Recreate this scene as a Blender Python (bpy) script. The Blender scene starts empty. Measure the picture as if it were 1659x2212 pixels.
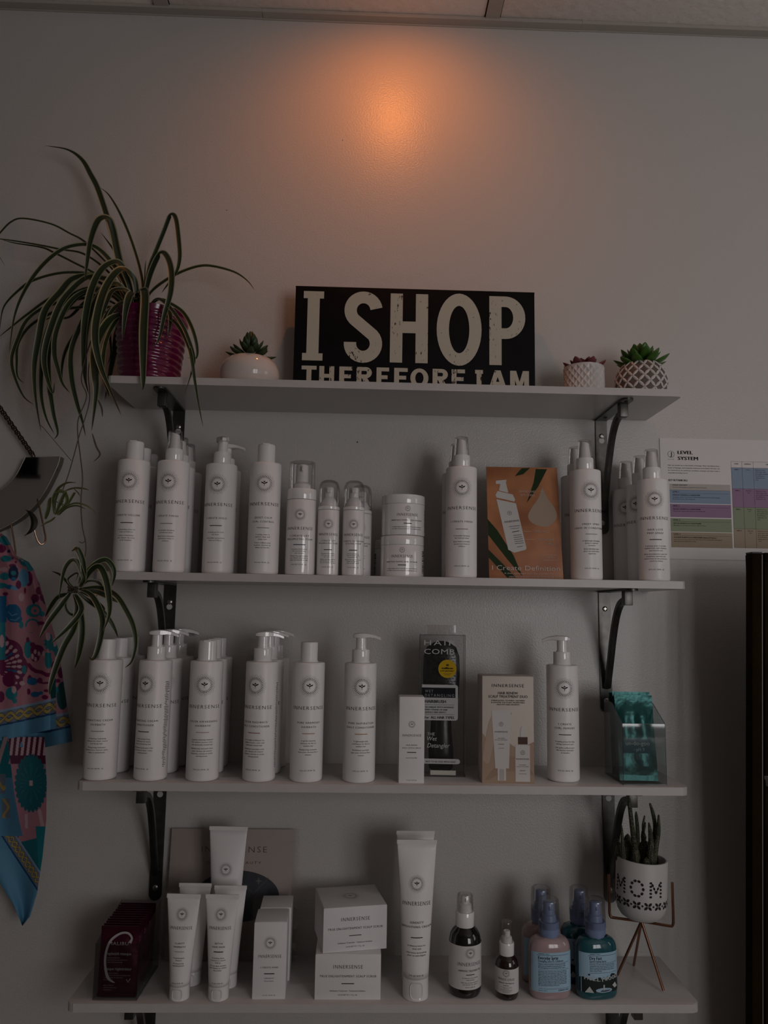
import bpy, bmesh, math, random
from mathutils import Vector, Matrix
random.seed(7)
sc = bpy.context.scene
COL = sc.collection
pi, sin, cos, tan = math.pi, math.sin, math.cos, math.tan

# ------------------------------------------------------------------ camera
ZO = 1.83                                   # height of the top shelf above the floor
FPX, IW, IH = 1689.6, 1659, 2212
CAM = Vector((-0.0542, -1.3737, -0.3637 + ZO))
PITCH, YAW, ROLL = 0.1265, -0.0295, 0.0159
_f = Vector((-sin(YAW) * cos(PITCH), cos(YAW) * cos(PITCH), sin(PITCH)))
_r = Vector((cos(YAW), sin(YAW), 0.0))
_u = _r.cross(_f)
RIGHT = _r * cos(ROLL) + _u * sin(ROLL)
UP = -_r * sin(ROLL) + _u * cos(ROLL)
FWD = _f
cam = bpy.data.cameras.new('camera')
cam.sensor_fit = 'HORIZONTAL'; cam.sensor_width = 36.0
cam.lens = 36.0 * FPX / IW
cam.clip_start = 0.02
co = bpy.data.objects.new('camera', cam); COL.objects.link(co)
co.matrix_world = Matrix(((RIGHT.x, UP.x, -FWD.x, CAM.x), (RIGHT.y, UP.y, -FWD.y, CAM.y),
                          (RIGHT.z, UP.z, -FWD.z, CAM.z), (0, 0, 0, 1)))
sc.camera = co

# ------------------------------------------------------------------ light
vs = sc.view_settings
vs.view_transform = 'Standard'; vs.look = 'None'; vs.gamma = 1.0; vs.use_curve_mapping = False
vs.exposure = 0.0
w = bpy.data.worlds.new('world'); sc.world = w; w.use_nodes = True
w.node_tree.nodes['Background'].inputs[0].default_value = (0.95, 0.93, 1.0, 1)
w.node_tree.nodes['Background'].inputs[1].default_value = 0.035
# daylight entering by a large window in the rear wall and a small one in the right-hand wall
XL, XR, YR = -2.2, 1.95, -2.7
WIN = dict(x0=0.75, x1=1.85, z0=0.90, z1=2.10)
WIN2 = dict(y0=-1.05, y1=-0.45, z0=1.10, z1=2.10)
def window_light(name, loc, sx, sy, e, rz):
    al = bpy.data.lights.new(name, 'AREA'); al.shape = 'RECTANGLE'; al.size = sx; al.size_y = sy
    al.energy = e; al.color = (1.0, 0.975, 0.985)
    ao = bpy.data.objects.new(name, al); COL.objects.link(ao); ao.location = loc; ao.rotation_euler = (pi / 2, 0, rz)
window_light('window_daylight', ((WIN['x0'] + WIN['x1']) / 2, YR + .02, (WIN['z0'] + WIN['z1']) / 2), WIN['x1'] - WIN['x0'], WIN['z1'] - WIN['z0'], 16.5, 0)
window_light('side_window_daylight', (XR - .02, (WIN2['y0'] + WIN2['y1']) / 2, (WIN2['z0'] + WIN2['z1']) / 2), WIN2['y1'] - WIN2['y0'], WIN2['z1'] - WIN2['z0'], 2.2, pi / 2)

# ------------------------------------------------------------------ helpers
def at(px, py, Y):
    """world point at depth Y (metres in front of the wall) seen at a photograph pixel"""
    d = RIGHT * ((px - IW / 2) / FPX) - UP * ((py - IH / 2) / FPX) + FWD
    return CAM + d * ((Y - CAM.y) / d.y)

def lin(c):
    return tuple((v / 12.92 if v <= 0.04045 else ((v + 0.055) / 1.055) ** 2.4) for v in c)

MATS = {}
def mat(name, col=(0.8, 0.8, 0.8), rough=0.5, metal=0.0, spec=0.5, coat=0.0, noise=None, bump=None, trans=0.0, sss=0.0):
    if name in MATS: return MATS[name]
    m = bpy.data.materials.new(name); m.use_nodes = True
    nt = m.node_tree; b = nt.nodes['Principled BSDF']
    b.inputs['Base Color'].default_value = (*col, 1)
    b.inputs['Roughness'].default_value = rough
    b.inputs['Metallic'].default_value = metal
    b.inputs['Specular IOR Level'].default_value = spec
    b.inputs['Coat Weight'].default_value = coat
    b.inputs['Transmission Weight'].default_value = trans
    tc = None
    if noise or bump:
        tc = nt.nodes.new('ShaderNodeTexCoord')
    if noise:                                # (scale, strength)
        n = nt.nodes.new('ShaderNodeTexNoise'); n.inputs['Scale'].default_value = noise[0]; n.inputs['Detail'].default_value = 3
        nt.links.new(tc.outputs['Object'], n.inputs['Vector'])
        mx = nt.nodes.new('ShaderNodeMix'); mx.data_type = 'RGBA'; mx.blend_type = 'MULTIPLY'
        mx.inputs['Factor'].default_value = noise[1]
        mx.inputs['A'].default_value = (*col, 1)
        rp = nt.nodes.new('ShaderNodeValToRGB'); rp.color_ramp.elements[0].position = 0.3; rp.color_ramp.elements[1].position = 0.7
        nt.links.new(n.outputs['Fac'], rp.inputs['Fac']); nt.links.new(rp.outputs['Color'], mx.inputs['B'])
        nt.links.new(mx.outputs['Result'], b.inputs['Base Color'])
    if bump:                                 # (scale, strength, distance)
        n2 = nt.nodes.new('ShaderNodeTexNoise'); n2.inputs['Scale'].default_value = bump[0]; n2.inputs['Detail'].default_value = 2
        nt.links.new(tc.outputs['Object'], n2.inputs['Vector'])
        bp = nt.nodes.new('ShaderNodeBump'); bp.inputs['Strength'].default_value = bump[1]; bp.inputs['Distance'].default_value = bump[2]
        nt.links.new(n2.outputs['Fac'], bp.inputs['Height']); nt.links.new(bp.outputs['Normal'], b.inputs['Normal'])
    MATS[name] = m
    return m

def clear_mat(name, tint=(1, 1, 1), gloss=0.12, rough=0.08):
    if name in MATS: return MATS[name]
    m = bpy.data.materials.new(name); m.use_nodes = True; nt = m.node_tree; nt.nodes.clear()
    o = nt.nodes.new('ShaderNodeOutputMaterial'); t = nt.nodes.new('ShaderNodeBsdfTransparent'); g = nt.nodes.new('ShaderNodeBsdfGlossy')
    t.inputs['Color'].default_value = (*tint, 1); g.inputs['Roughness'].default_value = rough
    lw = nt.nodes.new('ShaderNodeLayerWeight'); lw.inputs['Blend'].default_value = 0.25
    mr = nt.nodes.new('ShaderNodeMapRange'); mr.inputs['To Min'].default_value = gloss * 0.5; mr.inputs['To Max'].default_value = min(1.0, gloss * 4)
    mx = nt.nodes.new('ShaderNodeMixShader')
    nt.links.new(lw.outputs['Fresnel'], mr.inputs['Value']); nt.links.new(mr.outputs['Result'], mx.inputs['Fac'])
    nt.links.new(t.outputs[0], mx.inputs[1]); nt.links.new(g.outputs[0], mx.inputs[2]); nt.links.new(mx.outputs[0], o.inputs['Surface'])
    MATS[name] = m
    return m

def mesh(name, vs_, fs, m=None, smooth=False):
    me = bpy.data.meshes.new(name)
    me.from_pydata([tuple(v) for v in vs_], [], fs)
    me.update()
    if smooth:
        me.polygons.foreach_set('use_smooth', [True] * len(me.polygons))
        if smooth != 'all':
            me.set_sharp_from_angle(angle=math.radians(35))
    if m is not None: me.materials.append(m)
    return me

def link(name, me, parent=None, loc=None, rot=None):
    o = bpy.data.objects.new(name, me); COL.objects.link(o)
    if parent is not None: o.parent = parent
    if loc is not None: o.location = loc
    if rot is not None: o.rotation_euler = rot
    return o

LABELS = set()
def tag(o, label=None, cat=None, group=None, kind=None):
    if label: o['label'] = label
    if cat: o['category'] = cat
    if group: o['group'] = group
    if kind: o['kind'] = kind
    return o

def thing(name, label, cat, loc=(0, 0, 0), rz=0.0, group=None):
    o = bpy.data.objects.new(name, None); COL.objects.link(o)
    o.empty_display_size = 0.02
    o.location = loc; o.rotation_euler = (0, 0, rz)
    return tag(o, label, cat, group)

class MB:
    """collects shapes, then becomes one mesh"""
    def __init__(s): s.v = []; s.f = []
    def add(s, v, f):
        n = len(s.v); s.v += [Vector(p) for p in v]; s.f += [tuple(i + n for i in q) for q in f]; return s
    def box(s, x0, x1, y0, y1, z0, z1, bev=0.0):
        if bev <= 0:
            v = [(x, y, z) for z in (z0, z1) for y in (y0, y1) for x in (x0, x1)]
            return s.add(v, [(0, 2, 3, 1), (4, 5, 7, 6), (0, 1, 5, 4), (2, 6, 7, 3), (0, 4, 6, 2), (1, 3, 7, 5)])
        bm = bmesh.new(); bmesh.ops.create_cube(bm, size=1)
        for q in bm.verts: q.co = Vector(((x0 + x1) / 2 + q.co.x * (x1 - x0), (y0 + y1) / 2 + q.co.y * (y1 - y0), (z0 + z1) / 2 + q.co.z * (z1 - z0)))
        bmesh.ops.bevel(bm, geom=bm.edges[:], offset=bev, segments=2, affect='EDGES', profile=0.6)
        bm.verts.index_update()
        r = s.add([q.co.copy() for q in bm.verts], [tuple(q.index for q in fc.verts) for fc in bm.faces]); bm.free(); return r
    def lathe(s, prof, n=40, cap0=True, cap1=True, c=(0, 0, 0), sx=1.0, sy=1.0):
        v = []; f = []
        for r, z in prof:
            for k in range(n):
                a = 2 * pi * k / n; v.append((c[0] + r * sin(a) * sx, c[1] - r * cos(a) * sy, c[2] + z))
        for i in range(len(prof) - 1):
            for k in range(n):
                k2 = (k + 1) % n; f.append((i * n + k, i * n + k2, (i + 1) * n + k2, (i + 1) * n + k))
        if cap0: f.append(tuple(range(n))[::-1])
        if cap1: f.append(tuple((len(prof) - 1) * n + k for k in range(n)))
        return s.add(v, f)
    def tube(s, pts, rad, n=8, cap=True):
        pts = [Vector(p) for p in pts]; v = []; f = []
        if not hasattr(rad, '__len__'): rad = [rad] * len(pts)
        prev = None
        for i, p in enumerate(pts):
            t = (pts[min(i + 1, len(pts) - 1)] - pts[max(i - 1, 0)]).normalized()
            if prev is None:
                a = Vector((0, 0, 1)) if abs(t.z) < 0.9 else Vector((1, 0, 0)); prev = t.cross(a).normalized()
            nn = (prev - t * prev.dot(t)).normalized(); b = t.cross(nn); prev = nn
            for k in range(n):
                a = 2 * pi * k / n; v.append(p + (nn * cos(a) + b * sin(a)) * rad[i])
        for i in range(len(pts) - 1):
            for k in range(n):
                k2 = (k + 1) % n; f.append((i * n + k, i * n + k2, (i + 1) * n + k2, (i + 1) * n + k))
        if cap: f.append(tuple(range(n))[::-1]); f.append(tuple((len(pts) - 1) * n + k for k in range(n)))
        return s.add(v, f)
    def loft(s, rings, cap0=True, cap1=True, closed=True):
        n = len(rings[0]); v = [p for r in rings for p in r]; f = []
        for i in range(len(rings) - 1):
            for k in range(n if closed else n - 1):
                k2 = (k + 1) % n; f.append((i * n + k, i * n + k2, (i + 1) * n + k2, (i + 1) * n + k))
        if cap0: f.append(tuple(range(n))[::-1])
        if cap1: f.append(tuple((len(rings) - 1) * n + k for k in range(n)))
        return s.add(v, f)
    def prism(s, poly, y0, y1):
        """polygon in x,z extruded along y"""
        n = len(poly); v = [(x, y0, z) for x, z in poly] + [(x, y1, z) for x, z in poly]
        f = [tuple(range(n)), tuple(range(2 * n - 1, n - 1, -1))] + [(k, k + n, (k + 1) % n + n, (k + 1) % n) for k in range(n)]
        return s.add(v, f)
    def xf(s, M):
        s.v = [M @ p for p in s.v]; return s
    def mesh(s, name, m, smooth=True):
        me = mesh(name, s.v, s.f, m, False)
        bm = bmesh.new(); bm.from_mesh(me); bmesh.ops.recalc_face_normals(bm, faces=bm.faces); bm.to_mesh(me); bm.free()
        if smooth:
            me.polygons.foreach_set('use_smooth', [True] * len(me.polygons))
            if smooth != 'all': me.set_sharp_from_angle(angle=math.radians(38))
        return me
    def obj(s, name, m, parent=None, smooth=True, **k):
        return link(name, s.mesh(name, m, smooth), parent, **k)

def catmull(pts, n=6):
    P = [Vector(p) for p in pts]; out = []
    for i in range(len(P) - 1):
        p0 = P[max(i - 1, 0)]; p1 = P[i]; p2 = P[i + 1]; p3 = P[min(i + 2, len(P) - 1)]
        for k in range(n):
            t = k / n
            out.append(0.5 * ((2 * p1) + (p2 - p0) * t + (2 * p0 - 5 * p1 + 4 * p2 - p3) * t * t + (3 * p1 - p0 - 3 * p2 + p3) * t ** 3))
    out.append(P[-1]); return out

# ------------------------------------------------------------------ print: flat ink on a surface
_TC = {}
def glyphs(s, bold=0.0, shear=0.0, space=1.0, res=2):
    key = (s, bold, shear, space, res)
    if key in _TC: return _TC[key]
    cu = bpy.data.curves.new('t', 'FONT'); cu.body = s; cu.size = 1.0; cu.resolution_u = res
    cu.offset = min(bold, 0.0); cu.shear = shear; cu.space_character = space; cu.fill_mode = 'BOTH'
    ob = bpy.data.objects.new('t', cu)
    me = bpy.data.meshes.new_from_object(ob)
    v = [(p.co.x, p.co.y) for p in me.vertices]; f = [tuple(p.vertices) for p in me.polygons]
    bpy.data.objects.remove(ob); bpy.data.curves.remove(cu); bpy.data.meshes.remove(me)
    if bold > 0:                              # heavier weight: a second impression a hair to the side
        n = len(v); d = bold * 1.6
        v = [(a - d, b) for a, b in v] + [(a + d, b) for a, b in v]; f = f + [tuple(i + n for i in q) for q in f]
    if v:
        x0 = min(p[0] for p in v); x1 = max(p[0] for p in v)
    else: x0 = x1 = 0
    _TC[key] = (v, f, x0, x1); return _TC[key]
CAPH = 0.73                                   # cap height of the built-in font at size 1

class Ink:
    def __init__(s): s.v = []; s.f = []
    def add(s, v, f):
        n = len(s.v); s.v += list(v); s.f += [tuple(i + n for i in q) for q in f]; return s
    def text(s, t, x, y, h, width=None, align='C', bold=0.0, shear=0.0, space=1.0, res=2, rot=0.0):
        v, f, x0, x1 = glyphs(t, bold, shear, space, res)
        if not v: return s
        k = h / CAPH; kx = k if width is None else width / (x1 - x0)
        ox = {'C': (x0 + x1) / 2, 'L': x0, 'R': x1}[align]
        cr, sr = cos(rot), sin(rot); out = []
        for a, b in v:
            a = (a - ox) * kx; b = b * k
            out.append((x + a * cr - b * sr, y + a * sr + b * cr))
        return s.add(out, f)
    def rect(s, x0, x1, y0, y1, nx=1, ny=1):
        v = [(x0 + (x1 - x0) * i / nx, y0 + (y1 - y0) * j / ny) for j in range(ny + 1) for i in range(nx + 1)]
        f = [(j * (nx + 1) + i, j * (nx + 1) + i + 1, (j + 1) * (nx + 1) + i + 1, (j + 1) * (nx + 1) + i) for j in range(ny) for i in range(nx)]
        return s.add(v, f)
    def frame(s, x0, x1, y0, y1, t):
        s.rect(x0, x1, y0, y0 + t); s.rect(x0, x1, y1 - t, y1); s.rect(x0, x0 + t, y0, y1); s.rect(x1 - t, x1, y0, y1); return s
    def disc(s, x, y, r, n=10, ry=None):
        ry = r if ry is None else ry
        return s.add([(x + r * cos(2 * pi * k / n), y + ry * sin(2 * pi * k / n)) for k in range(n)], [tuple(range(n))])
    def ring(s, x, y, r0, r1, n=28, a0=0, a1=2 * pi):
        v = []; f = []
        for k in range(n + 1):
            a = a0 + (a1 - a0) * k / n
            v += [(x + r0 * cos(a), y + r0 * sin(a)), (x + r1 * cos(a), y + r1 * sin(a))]
        for k in range(n): f.append((2 * k, 2 * k + 1, 2 * k + 3, 2 * k + 2))
        return s.add(v, f)
    def poly(s, pts): return s.add(pts, [tuple(range(len(pts)))])
    def strip(s, pts, wd):
        """stroke of varying width along a polyline"""
        if not hasattr(wd, '__len__'): wd = [wd] * len(pts)
        v = []; f = []
        for i, p in enumerate(pts):
            a = pts[max(i - 1, 0)]; b = pts[min(i + 1, len(pts) - 1)]
            dx, dy = b[0] - a[0], b[1] - a[1]; L = math.hypot(dx, dy) or 1
            v += [(p[0] - dy / L * wd[i] / 2, p[1] + dx / L * wd[i] / 2), (p[0] + dy / L * wd[i] / 2, p[1] - dx / L * wd[i] / 2)]
        for i in range(len(pts) - 1): f.append((2 * i, 2 * i + 1, 2 * i + 3, 2 * i + 2))
        return s.add(v, f)
    def emblem(s, x, y, R, dots=True):
        """sunburst of tapered rays and dots round a sprouting seedling"""
        n = 30
        for k in range(n):
            a = 2 * pi * k / n
            c_, s_ = cos(a), sin(a)
            r0, r1, w0, w1 = 0.50 * R, 0.73 * R, 0.013 * R, 0.031 * R
            s.poly([(x + r0 * c_ + w0 * s_, y + r0 * s_ - w0 * c_), (x + r1 * c_ + w1 * s_, y + r1 * s_ - w1 * c_), (x + r1 * c_ - w1 * s_, y + r1 * s_ + w1 * c_), (x + r0 * c_ - w0 * s_, y + r0 * s_ + w0 * c_)])
        if dots:
            for j, (rr, sz) in enumerate(((0.79, 0.030), (0.865, 0.026), (0.935, 0.022), (1.0, 0.019))):
                for k in range(n):
                    if j == 3 and k % 2: continue
                    a = 2 * pi * (k + 0.5 * (j % 2)) / n + (0.5 * 2 * pi / n if j < 4 else 0)
                    s.disc(x + rr * R * cos(a), y + rr * R * sin(a), sz * R, 5)
        q = 0.25 * R
        s.poly([(x - 0.06 * q, y - q), (x + 0.06 * q, y - q), (x + 0.09 * q, y + 0.1 * q), (x - 0.09 * q, y + 0.1 * q)])
        for g in (-1, 1):
            s.poly([(x, y - 0.35 * q), (x + g * 0.42 * q, y - 0.08 * q), (x + g * 0.95 * q, y + 0.1 * q), (x + g * 1.3 * q, y + 0.62 * q), (x + g * 0.7 * q, y + 0.5 * q), (x + g * 0.3 * q, y + 0.3 * q), (x, y - 0.1 * q)][::g])
            s.poly([(x, y + 0.3 * q), (x + g * 0.2 * q, y + 0.42 * q), (x + g * 0.46 * q, y + 0.72 * q), (x + g * 0.15 * q, y + 0.75 * q), (x, y + 1.12 * q)][::g])
        return s
    def brand(s, x, y, h, width):
        return s.text('INNERSENSE', x, y, h, width, bold=-0.006, space=1.25, res=2)
    def para(s, lines, x, y, dy, h, align='C', bold=0.0, shear=0.0, width=None):
        for i, t in enumerate(lines):
            if t: s.text(t, x, y - i * dy, h, width, align, bold, shear, 1.05, 2)
        return s
    def mesh(s, name, m, fn):
        me = mesh(name, [fn(a, b) for a, b in s.v], s.f, m)
        return me
    def obj(s, name, m, parent, fn):
        return link(name, s.mesh(name, m, fn), parent)

def cyl(R, off=0.00022):
    return lambda x, y: ((R + off) * sin(x / R), -(R + off) * cos(x / R), y)
def front(Y, off=0.0003):
    return lambda x, y: (x, Y - off, y)

# ------------------------------------------------------------------ palette
M_wall = mat('wall_paint', (0.54, 0.515, 0.495), 0.42, spec=0.5)
def _wall():
    nt = M_wall.node_tree; b = nt.nodes['Principled BSDF']
    tc = nt.nodes.new('ShaderNodeTexCoord')
    n = nt.nodes.new('ShaderNodeTexNoise'); n.inputs['Scale'].default_value = 330; n.inputs['Detail'].default_value = 2; n.inputs['Roughness'].default_value = 0.55
    n3 = nt.nodes.new('ShaderNodeTexNoise'); n3.inputs['Scale'].default_value = 3.0
    bp = nt.nodes.new('ShaderNodeBump'); bp.inputs['Strength'].default_value = 0.55; bp.inputs['Distance'].default_value = 0.0010
    nt.links.new(tc.outputs['Object'], n.inputs['Vector']); nt.links.new(n.outputs['Fac'], bp.inputs['Height']); nt.links.new(bp.outputs['Normal'], b.inputs['Normal'])
    nt.links.new(tc.outputs['Object'], n3.inputs['Vector'])
    mr = nt.nodes.new('ShaderNodeMapRange'); mr.inputs['To Min'].default_value = 0.31; mr.inputs['To Max'].default_value = 0.38
    nt.links.new(n3.outputs['Fac'], mr.inputs['Value']); nt.links.new(mr.outputs['Result'], b.inputs['Roughness'])
_wall()
M_shelf = mat('white_melamine', (0.55, 0.52, 0.505), 0.28, spec=0.5, noise=(9, 0.05))
M_edge = mat('shelf_edge_band', (0.56, 0.52, 0.505), 0.4, noise=(40, 0.06))
M_white = mat('white_plastic', (0.83, 0.80, 0.79), 0.38, spec=0.45)
M_gloss = mat('glossy_white_plastic', (0.83, 0.80, 0.79), 0.10, spec=0.6, coat=0.7)
M_ink = mat('black_ink', (0.008, 0.007, 0.007), 0.7, spec=.15)
M_ink2 = mat('brown_black_ink', (0.018, 0.013, 0.012), 0.7, spec=.15)
M_clear = clear_mat('clear_plastic', (0.93, 0.92, 0.92), 0.13, 0.06)
M_film = clear_mat('crinkled_film', (0.94, 0.93, 0.93), 0.16, 0.10)
M_acryl = clear_mat('clear_acrylic', (0.90, 0.91, 0.91), 0.10, 0.03)
M_pewter = mat('pewter_metal', (0.115, 0.108, 0.10), 0.38, 0.9, noise=(60, 0.35), bump=(250, 0.15, 0.0005))
M_screw = mat('zinc_screw', (0.42, 0.40, 0.38), 0.3, 1.0)
M_carton = mat('white_carton', (0.80, 0.775, 0.77), 0.6, noise=(25, 0.04))
M_copper = mat('copper_wire', (0.36, 0.18, 0.115), 0.28, 1.0)
M_brass = mat('rose_gold_wire', (0.42, 0.28, 0.20), 0.25, 1.0)
def ink(name, c=(.5, .5, .5)): return mat('ink_' + name, c, 0.6, spec=.15)
# ------------------------------------------------------------------ room shell
ZC = 0.7635 + ZO
def struct(name, mb, m, smooth=False, parent=None):
    o = mb.obj(name, m, parent, smooth)
    if parent is None: o['kind'] = 'structure'
    return o
M_side = mat('side_wall_paint', (0.36, 0.34, 0.33), .6)
W_, V_ = WIN, WIN2; ZT = ZC + .1
struct('wall_back', MB().box(XL - .1, XR + .1, 0, .1, 0, ZT), M_wall)
struct('wall_left', MB().box(XL - .1, XL, YR, 0, 0, ZT), M_side)
struct('wall_rear', MB().box(XL - .1, W_['x0'], YR - .1, YR, 0, ZT).box(W_['x1'], XR + .1, YR - .1, YR, 0, ZT).box(W_['x0'], W_['x1'], YR - .1, YR, 0, W_['z0']).box(W_['x0'], W_['x1'], YR - .1, YR, W_['z1'], ZT), mat('rear_wall_paint', (0.80, 0.78, 0.75), .6))
struct('wall_right', MB().box(XR, XR + .1, YR, V_['y0'], 0, ZT).box(XR, XR + .1, V_['y1'], 0, 0, ZT).box(XR, XR + .1, V_['y0'], V_['y1'], 0, V_['z0']).box(XR, XR + .1, V_['y0'], V_['y1'], V_['z1'], ZT), M_side)
M_floor = mat('floor_planks', (0.22, 0.18, 0.14), .45, noise=(6, .4))
struct('floor', MB().box(XL - .1, XR + .1, YR - .1, .1, -.08, 0), M_floor)
M_frame = mat('window_frame', (0.5, 0.49, 0.47), .4)
win = MB(); x0, x1, z0, z1 = W_['x0'], W_['x1'], W_['z0'], W_['z1']
for a in (x0, (x0 + x1) / 2 - .025, x1 - .05): win.box(a, a + .05, YR + .025, YR + .06, z0, z1)
for a in (z0, z1 - .05): win.box(x0, x1, YR + .027, YR + .058, a, a + .05)
wo = struct('window_1', win, M_frame)
MB().box(x0, x1, YR - .045, YR - .04, z0, z1).obj('pane', clear_mat('window_glass', (0.95, 0.97, 0.98), .1), wo)
win = MB(); y0, y1, z0, z1 = V_['y0'], V_['y1'], V_['z0'], V_['z1']
for a in (y0, y1 - .05): win.box(XR - .06, XR - .025, a, a + .05, z0, z1)
for a in (z0, (z0 + z1) / 2 - .02, z1 - .05): win.box(XR - .058, XR - .027, y0, y1, a, a + .045)
wo = struct('window_2', win, M_frame)
MB().box(XR + .04, XR + .045, y0, y1, z0, z1).obj('pane', clear_mat('window_glass'), wo)

wb = bpy.data.objects['wall_back']
for a, b, r in ((772, 955, .0014), (490, 454, .0009), (740, 303, .0009)):
    p = at(a, b, -.0002); MB().lathe([(r, 0), (r * .4, .0003)], 10).xf(Matrix.Translation(p) @ Matrix.Rotation(pi / 2, 4, 'X')).obj('nail_hole', mat('nail_hole', (.05, .045, .04), .9), wb)
# suspended ceiling: tiles drop on tee bars, wall angle along the back wall
M_tile = mat('ceiling_tile', (0.86, 0.79, 0.74), .9, spec=.1)
def _tile():
    nt = M_tile.node_tree; b = nt.nodes['Principled BSDF']; tc = nt.nodes.new('ShaderNodeTexCoord')
    v = nt.nodes.new('ShaderNodeTexVoronoi'); v.inputs['Scale'].default_value = 190
    n = nt.nodes.new('ShaderNodeTexNoise'); n.inputs['Scale'].default_value = 60; n.inputs['Detail'].default_value = 6
    nt.links.new(tc.outputs['Object'], v.inputs['Vector']); nt.links.new(tc.outputs['Object'], n.inputs['Vector'])
    r = nt.nodes.new('ShaderNodeValToRGB'); r.color_ramp.elements[0].position = .02; r.color_ramp.elements[0].color = (.45, .40, .37, 1); r.color_ramp.elements[1].position = .16; r.color_ramp.elements[1].color = (.86, .79, .74, 1)
    nt.links.new(v.outputs['Distance'], r.inputs['Fac']); nt.links.new(r.outputs['Color'], b.inputs['Base Color'])
    bp = nt.nodes.new('ShaderNodeBump'); bp.inputs['Strength'].default_value = .6; bp.inputs['Distance'].default_value = .003
    nt.links.new(n.outputs['Fac'], bp.inputs['Height']); nt.links.new(bp.outputs['Normal'], b.inputs['Normal'])
_tile()
M_bar = mat('ceiling_grid_bar', (0.42, 0.38, 0.34), .5)
ceil = struct('ceiling', MB().box(XL - .1, XR + .1, YR - .1, .1, ZC + .035, ZC + .12), mat('plenum', (.3, .3, .3), .9))
tile_me = MB().box(-.2985, .2985, -.60, 0, 0, .012, .002).mesh('tile', M_tile, True)
TX = 0.178
for j in range(6):
    for i in range(-4, 4):
        cx_ = TX - .3135 + .627 * (i + 1)
        link('tile', tile_me, ceil, (cx_, -.016 - j * .627, ZC + .002))
tb = MB().box(-.0135, .0135, YR, -.018, 0, .004).box(-.0012, .0012, YR, -.018, .004, .03)
tbm = tb.mesh('tee_bar', M_bar, False)
for i in range(-4, 4): link('tee_bar', tbm, ceil, (TX + .627 * i, 0, ZC - .0015))
for j in range(1, 6): MB().box(XL, XR, -.0135, .0135, 0, .003).obj('cross_bar', M_bar, ceil, False, loc=(0, -.0025 - j * .627, ZC - .001))
# the wall angle, in lengths that sag slightly off the wall
struct('trim_1', MB().box(XL, -.26, -.0185, 0, ZC - .0050, ZC + .002, .0008).box(XL, -.26, -.002, 0, ZC - .0075, ZC).box(-.26, .35, -.0190, 0, ZC - .0058, ZC + .0015, .0008).box(-.26, .35, -.002, 0, ZC - .0082, ZC)
       .box(.35, XR, -.0190, 0, ZC - .0052, ZC + .002, .0008).box(.35, XR, -.002, 0, ZC - .0072, ZC), M_bar)

# a small gimbal spot hangs under the ceiling just above the picture and washes the wall
lampc = Vector((-.004, -.245, .725 + ZO))
tgt = lampc + Vector((0, .5, -.8)); ldir = (tgt - lampc).normalized()
lt = thing('ceiling_spotlight', 'small warm ceiling spotlight aimed at the wall above the top shelf', 'lamp', lampc)
qt = ldir.to_track_quat('-Z', 'Y').to_matrix().to_4x4()
MB().lathe([(.017, -.012), (.021, -.012), (.022, .03), (.012, .042)], 24, False, True).xf(qt).obj('housing', mat('spot_housing', (.6, .58, .55), .4), lt)
MB().lathe([(.0165, -.006), (.0165, -.004)], 24).xf(qt).obj('lens', clear_mat('lamp_lens', (1, .95, .9), .1), lt)
MB().lathe([(.007, .03), (.007, ZC - lampc.z + .004)], 12).obj('stem', mat('spot_housing'), lt)
sl = bpy.data.lights.new('spot_bulb', 'SPOT'); sl.energy = 2.55; sl.color = (1.0, .27, .04); sl.spot_size = math.radians(160); sl.spot_blend = 1.0; sl.shadow_soft_size = .012
so = bpy.data.objects.new('spot_bulb', sl); COL.objects.link(so); so.parent = lt
so.location = ldir * .018; so.rotation_euler = ldir.to_track_quat('-Z', 'Y').to_euler()

# ------------------------------------------------------------------ shelves and brackets
SL, SD, ST = 0.92, 0.1607, 0.0122
SZ = [ZO, ZO - .3093, ZO - .621, ZO - .9275]
SDX = [0, -.0031, -.0085, -.0028]
SN = ['top white shelf board carrying the black slogan sign and potted plants', 'second white shelf board from the top carrying the orange card',
      'third white shelf board carrying the boxed hairbrush', 'bottom white shelf board carrying tubes and blue spray bottles']
for i in range(4):
    t = thing('wall_shelf', SN[i], 'shelf', (SDX[i], 0, SZ[i]), group='white wall shelves')
    L2 = SL / 2; r = .006 if i < 2 else .010
    out = [(-L2, -.0005), (L2, -.0005)] + [(L2 - r + r * cos(a), -SD + .0012 + r - r * sin(a)) for a in (0, .5, 1.05, pi / 2)] + [(-L2 + r - r * sin(a), -SD + .0012 + r - r * cos(a)) for a in (0, .5, 1.05, pi / 2)]
    rings = [[(x, y, z) for x, y in out] for z in (-ST, -.0004)] + [[(x * .9995, y if y > -.01 else y + .0005, 0) for x, y in out]]
    MB().loft(rings).obj('board', M_shelf, t)
    MB().box(-L2 + r, L2 - r, -SD, -SD + .0012, -ST, -.0003).obj('edge_band', M_edge, t)

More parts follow.
